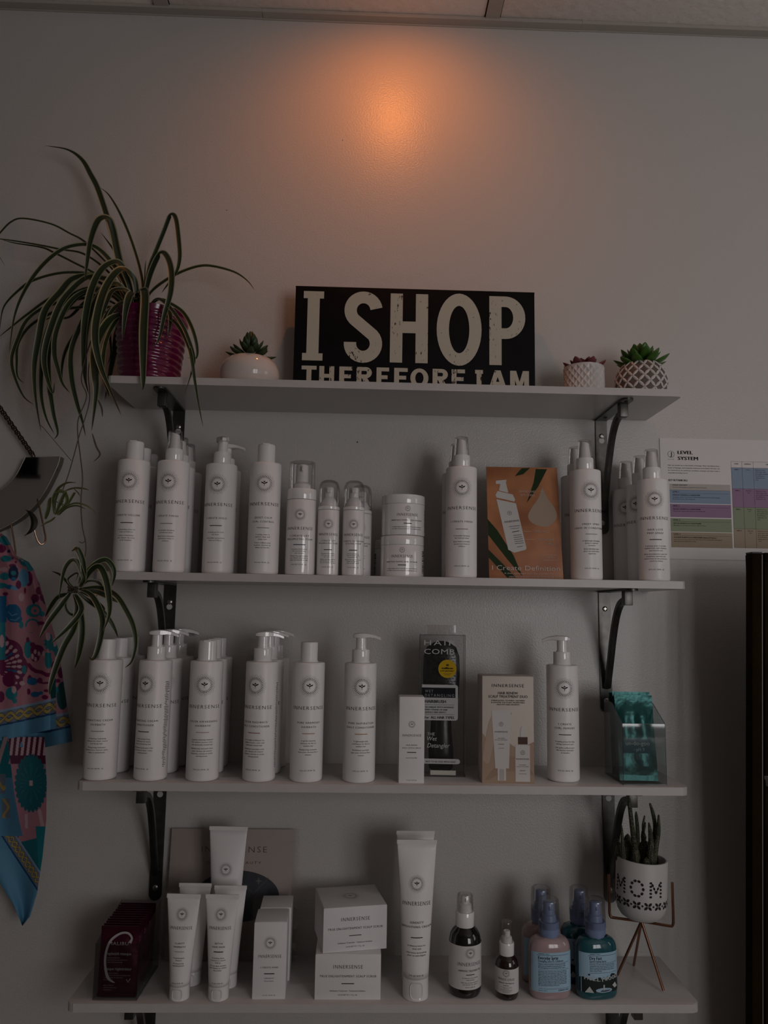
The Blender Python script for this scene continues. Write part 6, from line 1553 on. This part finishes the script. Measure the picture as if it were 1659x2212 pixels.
link('backing', mesh('backing', [Vector((p.x * 1.0, p.y + .0003, p.z)) for p in vv], bk, mat('taupe_mirror_rim', (.13, .115, .085), .5)), t)
e_ = [Vector((p.x - loc.x, -.0046, p.z - loc.z)) for p in OO]
MB().tube(e_, .0007, 6).obj('bevel_edge', mat('pale_bevel', (.35, .34, .28), .3), t)
MB().tube([Vector((p.x - loc.x, -.0046, p.z - loc.z)) for p in II], .0005, 6).obj('bevel_edge', mat('pale_bevel'), t)
sc1 = mw(123, 1014); MB().lathe([(.0028, 0), (.002, .0012), (.0001, .0014)], 12).xf(Matrix.Rotation(pi / 2, 4, 'Y')).obj('rim_screw', M_pewter, t, loc=(sc1.x - loc.x + .0005, 0, sc1.z - loc.z))
# black panel added behind the camera for the dark shape reflected in the mirror
def refl(px_, py_, Yw):
    m_ = at(px_, py_, YM); d = m_ - CAM; d.y = -d.y; return m_ + d * ((Yw - m_.y) / d.y)
YW = YR + .02
a_, b_ = refl(84, 988, YW), refl(40, 1025, YW)
sc2 = thing('mirror_dark_panel', 'flat black panel added on the rear wall, seen only in the crescent mirror', 'screen', ((a_.x + b_.x) / 2, YW, b_.z))
MB().box(-abs(a_.x - b_.x) / 2, abs(a_.x - b_.x) / 2, -.015, .015, 0, a_.z - b_.z, .004).obj('panel', mat('reflection_panel_black', (.004, .004, .004), .4, spec=.1), sc2)
MB().box(-.06, .06, -.018, .0, -.02, .0, .002).obj('bracket', M_pewter, sc2)
# chain links
c0 = at(73, 986, YM - .002) - Vector(t.location); c1 = at(-60, 795, YM - .002) - Vector(t.location)
dirv = (c1 - c0).normalized(); Lk = .0078; nl = int((c1 - c0).length / (Lk * .70))
ringp = []
lm = MB(); N = 14
tor = [Vector((.0036 * cos(2 * pi * i / N), 0, .0046 * sin(2 * pi * i / N))) for i in range(N + 1)]
lm.tube(tor, .00105, 6, cap=False)
lme = lm.mesh('chain_link', mat('dark_bronze_chain', (.055, .028, .022), .4, .8))
ang = math.atan2(dirv.x, dirv.z)
for i in range(nl):
    o = link('chain_link', lme, t, c0 + dirv * (Lk * .70 * (i + .4)))
    o.rotation_euler = (0, ang, 0) if i % 2 == 0 else (0, ang, 0)
    o.rotation_euler = (Matrix.Rotation(ang, 4, 'Y') @ Matrix.Rotation(.55 if i % 2 else -.55, 4, 'Z')).to_euler()
# hooks
def hp(zx, zy, dy=0): return at(zx / 6.319, 850 + zy / 6.319, YM + dy) - Vector(t.location)
MB().tube(catmull([hp(508, 1440, -.004), hp(540, 1560, -.008), hp(575, 1720, -.012), hp(605, 1870, -.016), hp(622, 1960, -.018), hp(612, 2030, -.021), hp(565, 2060, -.024), hp(520, 2020, -.027), hp(488, 1940, -.030), hp(470, 1870, -.032), hp(440, 1790, -.034)], 5), .0016, 8).obj('hook', M_brass, t)
MB().tube(catmull([hp(148, 1770, -.004), hp(175, 1920, -.008), hp(198, 2060, -.014), hp(212, 2180, -.020), hp(190, 2240, -.026), hp(160, 2200, -.030)], 5), .0016, 8).obj('hook', M_brass, t)
oc = [(338, 1580), (420, 1610), (480, 1660), (515, 1730), (512, 1800), (480, 1855), (420, 1905), (335, 1942)]
ic = [(338, 1580), (390, 1640), (418, 1720), (420, 1800), (395, 1870), (335, 1942)]
OC = catmull([hp(*q, -.036) for q in oc], 4); IC = resample(catmull([hp(*q, -.036) for q in ic], 4), len(OC)); OC = resample(OC, len(OC))
vv = []; ff = []
for a, b in zip(OC, IC): m_ = (a + b) / 2; vv += [a, m_ + Vector((0, -.002, 0)), b, m_ + Vector((0, .0025, 0))]
for i in range(len(OC) - 1):
    for j in range(4): ff.append((4 * i + j, 4 * i + (j + 1) % 4, 4 * i + 4 + (j + 1) % 4, 4 * i + 4 + j))
MB().add(vv, ff).obj('moon_ornament', mat('dark_bronze', (.035, .030, .022), .4, .6), t)

# ------------------------------------------------------------------ scarf
def inpoly(x, y, P):
    c = False; j = len(P) - 1
    for i in range(len(P)):
        if (P[i][1] > y) != (P[j][1] > y) and x < (P[j][0] - P[i][0]) * (y - P[i][1]) / (P[j][1] - P[i][1]) + P[i][0]: c = not c
        j = i
    return c
PINK = (.37, .165, .205); TEAL = (.012, .165, .20); BLUE = (.010, .10, .22); SKY = (.085, .235, .37); MAGE = (.125, .010, .055); NAVY = (.010, .018, .055); PALE = (.46, .30, .33); GOLD = (.36, .27, .08); LBL = (.21, .29, .40); WINE = (.07, .006, .03)
def flower(x, y, cx_, cy_, r, n, ph=0.0):
    d = math.hypot(x - cx_, y - cy_); a = math.atan2(y - cy_, x - cx_)
    return d < r * (.82 + .18 * abs(cos(n * a / 2 + ph))), d / r, a
SHP = [('e', 15, 1166, 16, 12, TEAL), ('e', 3, 1185, 10, 9, MAGE), ('e', 19, 1191, 3.5, 3.5, NAVY), ('e', 27, 1206, 2.5, 3, MAGE), ('e', 34, 1214, 2.5, 3, MAGE), ('e', 13, 1207, 12, 7, TEAL), ('e', 27, 1222, 8, 4, MAGE), ('e', 8, 1230, 9, 5, PALE),
 ('e', 10, 1245, 11, 8, TEAL), ('e', 29, 1238, 11, 16, NAVY), ('e', 29, 1238, 6, 5, TEAL), ('e', 29, 1251, 6, 4, BLUE), ('e', 58, 1208, 17, 16, TEAL), ('e', 66, 1224, 8, 10, TEAL), ('e', 42, 1205, 3, 2, PALE), ('e', 48, 1211, 2, 2.5, PALE),
 ('e', 62, 1250, 9, 16, MAGE), ('e', 51, 1248, 11, 20, SKY), ('e', 44, 1256, 5, 5, SKY), ('e', 58, 1256, 5, 5, SKY), ('e', 3, 1265, 14, 6, TEAL), ('e', 20, 1268, 8, 5, BLUE), ('e', 32, 1270, 9, 5, SKY), ('e', 40, 1263, 6, 9, MAGE), ('e', 54, 1276, 2.5, 7, MAGE),
 ('e', 84, 1276, 7, 9, MAGE), ('e', 76, 1292, 9, 9, MAGE), ('e', 73, 1300, 3, 5, NAVY), ('e', 91, 1290, 5, 8, MAGE), ('e', 97, 1297, 5, 8, NAVY), ('e', 12, 1283, 6, 4, MAGE), ('r', -40, 14, 1287, 1345, BLUE), ('r', -40, 12, 1345, 1425, TEAL), ('e', 4, 1385, 5, 14, PALE),
 ('e', 29, 1325, 17, 20, BLUE), ('e', 40, 1337, 8, 8, BLUE), ('e', 24, 1312, 10, 7, BLUE),
 ('e', 73, 1319, 17, 14, TEAL), ('e', 76, 1319, 9, 9, PINK), ('e', 76, 1319, 3, 3, TEAL), ('e', 91, 1326, 6, 6, TEAL), ('ring', 70, 1352, 16, 12, TEAL), ('e', 88, 1346, 8, 4, MAGE), ('e', 66, 1358, 11, 8, PINK),
 ('fl', 26, 1440, 62, 30, 'feather'), ('fl', 18, 1350, 60, 40, 'feather2'),
 ('e', 61, 1402, 9, 20, TEAL), ('e', 70, 1392, 6, 5, MAGE), ('e', 80, 1405, 15, 12, MAGE), ('e', 76, 1418, 10, 12, MAGE), ('e', 76, 1408, 3, 5, PALE), ('e', 84, 1412, 3, 5, PALE), ('e', 70, 1418, 3, 6, PALE), ('e', 77, 1424, 3, 5, PALE), ('e', 94, 1412, 3, 6, PALE),
 ('fl', 114, 1388, 17, 16, TEAL), ('e', 105, 1430, 8, 14, TEAL), ('r', 97, 111, 1410, 1436, TEAL),
 ('s', [(62, 1436), (68, 1444), (78, 1450), (90, 1452), (100, 1458), (112, 1458)], 8, MAGE), ('e', 64, 1466, 5, 8, MAGE), ('e', 70, 1472, 12, 8, BLUE), ('e', 86, 1470, 6, 6, MAGE), ('s', [(84, 1474), (96, 1476), (112, 1474)], 4, MAGE), ('e', 62, 1494, 4, 7, MAGE), ('e', 76, 1500, 10, 6, BLUE), ('e', 88, 1497, 5, 4, BLUE), ('e', 100, 1492, 6, 3, MAGE), ('e', 25, 1498, 13, 14, TEAL), ('e', 30, 1490, 5, 8, PALE), ('e', 32, 1514, 5, 6, TEAL), ('e', 2, 1505, 8, 12, MAGE), ('e', 20, 1468, 15, 16, MAGE),
 ('e', 121, 1490, 13, 30, (.008, .060, .065)), ('e', 112, 1330, 9, 14, TEAL), ('e', 118, 1350, 6, 8, MAGE), ('e', 118, 1440, 7, 12, MAGE), ('e', 104, 1375, 5, 9, PALE), ('e', 46, 1290, 6, 9, PALE), ('e', 46, 1350, 5, 8, TEAL), ('e', 60, 1382, 4, 6, MAGE), ('s', [(18, 1322), (26, 1330), (36, 1326)], 2.2, SKY), ('s', [(22, 1338), (34, 1340), (42, 1334)], 2.2, SKY), ('e', 52, 1446, 5, 9, TEAL), ('e', 48, 1476, 6, 5, PALE), ('e', 97, 1506, 7, 5, MAGE), ('e', 108, 1478, 4, 7, TEAL)]
def paint_main(x, y, hem):
    c = PINK
    for s in SHP:
        if s[0] == 'e':
            if ((x - s[1]) / s[3]) ** 2 + ((y - s[2]) / s[4]) ** 2 < 1: c = s[5]
        elif s[0] == 'r':
            if s[1] < x < s[2] and s[3] < y < s[4]: c = s[5]
        elif s[0] == 'ring':
            d = math.hypot(x - s[1], y - s[2])
            if s[4] < d < s[3] and not (x > s[1] and y > s[2]): c = s[5]
        elif s[0] == 's':
            for (x0, y0), (x1, y1) in zip(s[1][:-1], s[1][1:]):
                q = max(0, min(1, ((x - x0) * (x1 - x0) + (y - y0) * (y1 - y0)) / ((x1 - x0) ** 2 + (y1 - y0) ** 2)))
                if math.hypot(x - x0 - q * (x1 - x0), y - y0 - q * (y1 - y0)) < s[2] / 2: c = s[3]
        elif s[0] == 'fl':
            if s[5] in ('feather', 'feather2'):
                # large fan of magenta petals with pale eyes, radiating from the left
                ox, oy = -14, 1440
                d = math.hypot(x - ox, y - oy); a = math.atan2(y - oy, x - ox)
                if d < 68 + 6 * abs(cos(4.5 * a)) and -1.45 < a < .85 and (x > 12 or y > 1425):
                    c = MAGE
                    n_ = round(a / .21); da = a - n_ * .21
                    for q, wv in ((.48, .06), (.66, .055), (.84, .05)):
                        dd = (d / 66 - q - .03 * (n_ % 2)) / .085
                        if dd * dd + (da / .062) ** 2 < 1: c = (BLUE if (n_ % 4 == 1 and q < .8) else PALE)
            else:
                ok, q, a = flower(x, y, s[1], s[2], s[3] * 1.15, 13)
                if ok: c = s[5]
    # border bands
    h = hem(x)
    if y > h - 66: c = LBL
    if h - 61 < y < h - 34: c = (.13, .165, .22)
    if h - 60 < y < h - 35:
        q = (x + .2 * y) / 40 * 2 * pi; m_ = h - 47.5
        for ph in (0, pi):
            yy = m_ + 7.5 * sin(q + ph)
            if abs(y - yy) < 4.6: c = NAVY
            if abs(y - yy) < 3.4: c = GOLD
    if h - 35 < y < h - 31: c = (.010, .05, .13)
    if y >= h - 31: c = SKY
    return c
def paint_tail(x, y, hem):
    c = PINK
    if y < 1650:
        c = WINE
        if (int((x + y * .12) / 6) % 2 == 0) and y < 1632: c = PALE
    ok, q, a = flower(x, y, 67, 1692, 54, 26)
    if ((x - 67) / 36) ** 2 + ((y - 1692) / 64) ** 2 < (.90 + .10 * abs(cos(13 * math.atan2(y - 1692, (x - 67) * 1.7)))) ** 2: c = (.010, .10, .125)
    if abs(x - 67) < 4 and abs(y - 1692) < 6: c = PALE
    elif ((x - 67) / 36) ** 2 + ((y - 1692) / 64) ** 2 < .45 and abs(cos(8 * math.atan2(y - 1692, x - 67))) > .95: c = (.018, .14, .16)
    if y > 1748 and c == PINK:
        if abs(x - 57) < 3 and 1758 < y < 1790: c = PALE
        if x > 78 and 1745 < y < 1790 and abs(x - 88 - (y - 1765) * .2) < 4: c = PALE
        if x > 74 + (y - 1750) * .08 and y > 1785: c = TEAL
    if y > 1815 + .25 * (60 - x) and c == PINK: c = (.010, .12, .15)
    if y > 1800 and x < 42 and c != SKY:
        c = MAGE if y < 1850 else c
        if int(x / 5) % 2 == 0 and y < 1835: c = PINK
    # diagonal hem: distance from the lower-left edge
    d = (y - 1848) - (x - 30) * 1.52
    e = -d
    if e < 0: c = SKY
    elif e < 7: c = (.010, .05, .13)
    elif e < 46:
        c = (.13, .165, .22)
        s = (x * .55 + y * .835) / 26 * 2 * pi
        for ph in (0, pi):
            if abs(e - 26 - 10 * sin(s + ph)) < 5.5: c = NAVY
            if abs(e - 26 - 10 * sin(s + ph)) < 4: c = GOLD
    elif e < 52: c = LBL
    if y > 1985 - (60 - x) * .1 and False: c = SKY
    return c
def paint_left(x, y, hem):
    c = SKY
    if x < 24 + (y - 1610) * .02 and y < 1680:
        c = TEAL
        if int((x + y * .3) / 9) % 3 == 0: c = PALE if y < 1650 else TEAL
    if x < 12 and 1672 < y < 1715:
        c = (.13, .165, .22)
        if abs((y - 1693) - 10 * sin(x / 5)) < 5: c = GOLD
    if 4 < x < 22 and 1725 < y < 1768:
        c = (.13, .165, .22)
        if abs(x - 13 - 5 * sin(y / 6)) < 3: c = GOLD
    return c
M_silk = bpy.data.materials.new('printed_silk'); M_silk.use_nodes = True
def _silk():
    nt = M_silk.node_tree; b = nt.nodes['Principled BSDF']; b.inputs['Roughness'].default_value = .6; b.inputs['Specular IOR Level'].default_value = .25
    a = nt.nodes.new('ShaderNodeAttribute'); a.attribute_name = 'print'; nt.links.new(a.outputs['Color'], b.inputs['Base Color'])
_silk()
sct = thing('silk_scarf', 'pink, teal and blue floral silk scarf hanging from the mirror hook', 'scarf', at(20, 1190, -.04))
SO = Vector(sct.location)
def interp(P, y):
    for (x0, y0), (x1, y1) in zip(P[:-1], P[1:]):
        if y0 <= y <= y1: return x0 + (x1 - x0) * (y - y0) / max(1e-6, y1 - y0)
    return P[0][0] if y < P[0][1] else P[-1][0]
def drape(name, left, right, top, bot, Yf, paint, hem, step=1.15):
    ny = int((bot - top) / step); nx = int(170 / step); v = []; f = []; cols = []
    for j in range(ny + 1):
        q = j / ny; y0 = top + (bot - top) * q
        a, b = interp(left, y0), interp(right, y0)
        for i in range(nx + 1):
            u = i / nx; x = a + (b - a) * u; y = y0 + (hem(x) - bot) * q ** 3 if hem else y0
            v.append(at(x, y, Yf(x, y, u, q)) - SO); cols.append(paint(x, y, hem))
    for j in range(ny):
        for i in range(nx): k_ = j * (nx + 1) + i; f.append((k_, k_ + 1, k_ + nx + 2, k_ + nx + 1))
    me = mesh(name, v, f, M_silk, 'all')
    ca = me.color_attributes.new('print', 'FLOAT_COLOR', 'POINT')
    ca.data.foreach_set('color', [c for t_ in cols for c in (*t_, 1.0)])
    return link(name, me, sct)
hemA = lambda x: 1600 - (x) * .22
Yf_main = lambda x, y, u, q: -.058 - .010 * sin(u * 7.0 + .6) * (.25 + q) - .010 * (1 - abs(2 * u - 1)) + .004 * sin(u * 17 + 3 * q) + .014 * max(0, u - .93) / .07
drape('front_fold', [(-60, 1150), (-60, 1620)], [(0, 1150), (14, 1160), (24, 1178), (35, 1200), (62, 1214), (74, 1232), (86, 1270), (97, 1305), (108, 1345), (116, 1400), (119, 1450), (121, 1510), (121, 1620)], 1152, 1600, Yf_main, paint_main, hemA)
hemB = lambda x: 1614 - max(0, (x - 100)) * .22
Yf_b = lambda x, y, u, q: -.030 - .008 * sin(u * 9 + 1) * (.3 + q) + .010 * max(0, u - .9) / .1
drape('rear_fold', [(20, 1215), (30, 1300), (34, 1620)], [(60, 1215), (86, 1262), (104, 1325), (121, 1380), (131, 1430), (138, 1480), (145, 1530), (152, 1570), (157, 1620)], 1218, 1612, Yf_b, lambda x, y, h: paint_main(x - 14, y - 13, lambda q: h(q + 14) - 13), hemB)
Yf_c = lambda x, y, u, q: -.040 - .008 * sin(u * 6 + 2 * q) - .006 * sin(u * 3)
drape('lower_tail', [(-50, 1590), (-50, 1835), (0, 1908), (30, 1957), (48, 2000)], [(96, 1590), (101, 1690), (100, 1770), (92, 1850), (80, 1930), (65, 1980), (48.5, 2000)], 1592, 2000, Yf_c, paint_tail, None)
Yf_d = lambda x, y, u, q: -.066 - .007 * sin(u * 6 + 1)
drape('short_tail', [(-60, 1590), (-60, 1810)], [(16, 1590), (22, 1640), (32, 1720), (42, 1775), (50, 1808)], 1592, 1806, Yf_d, paint_left, None)
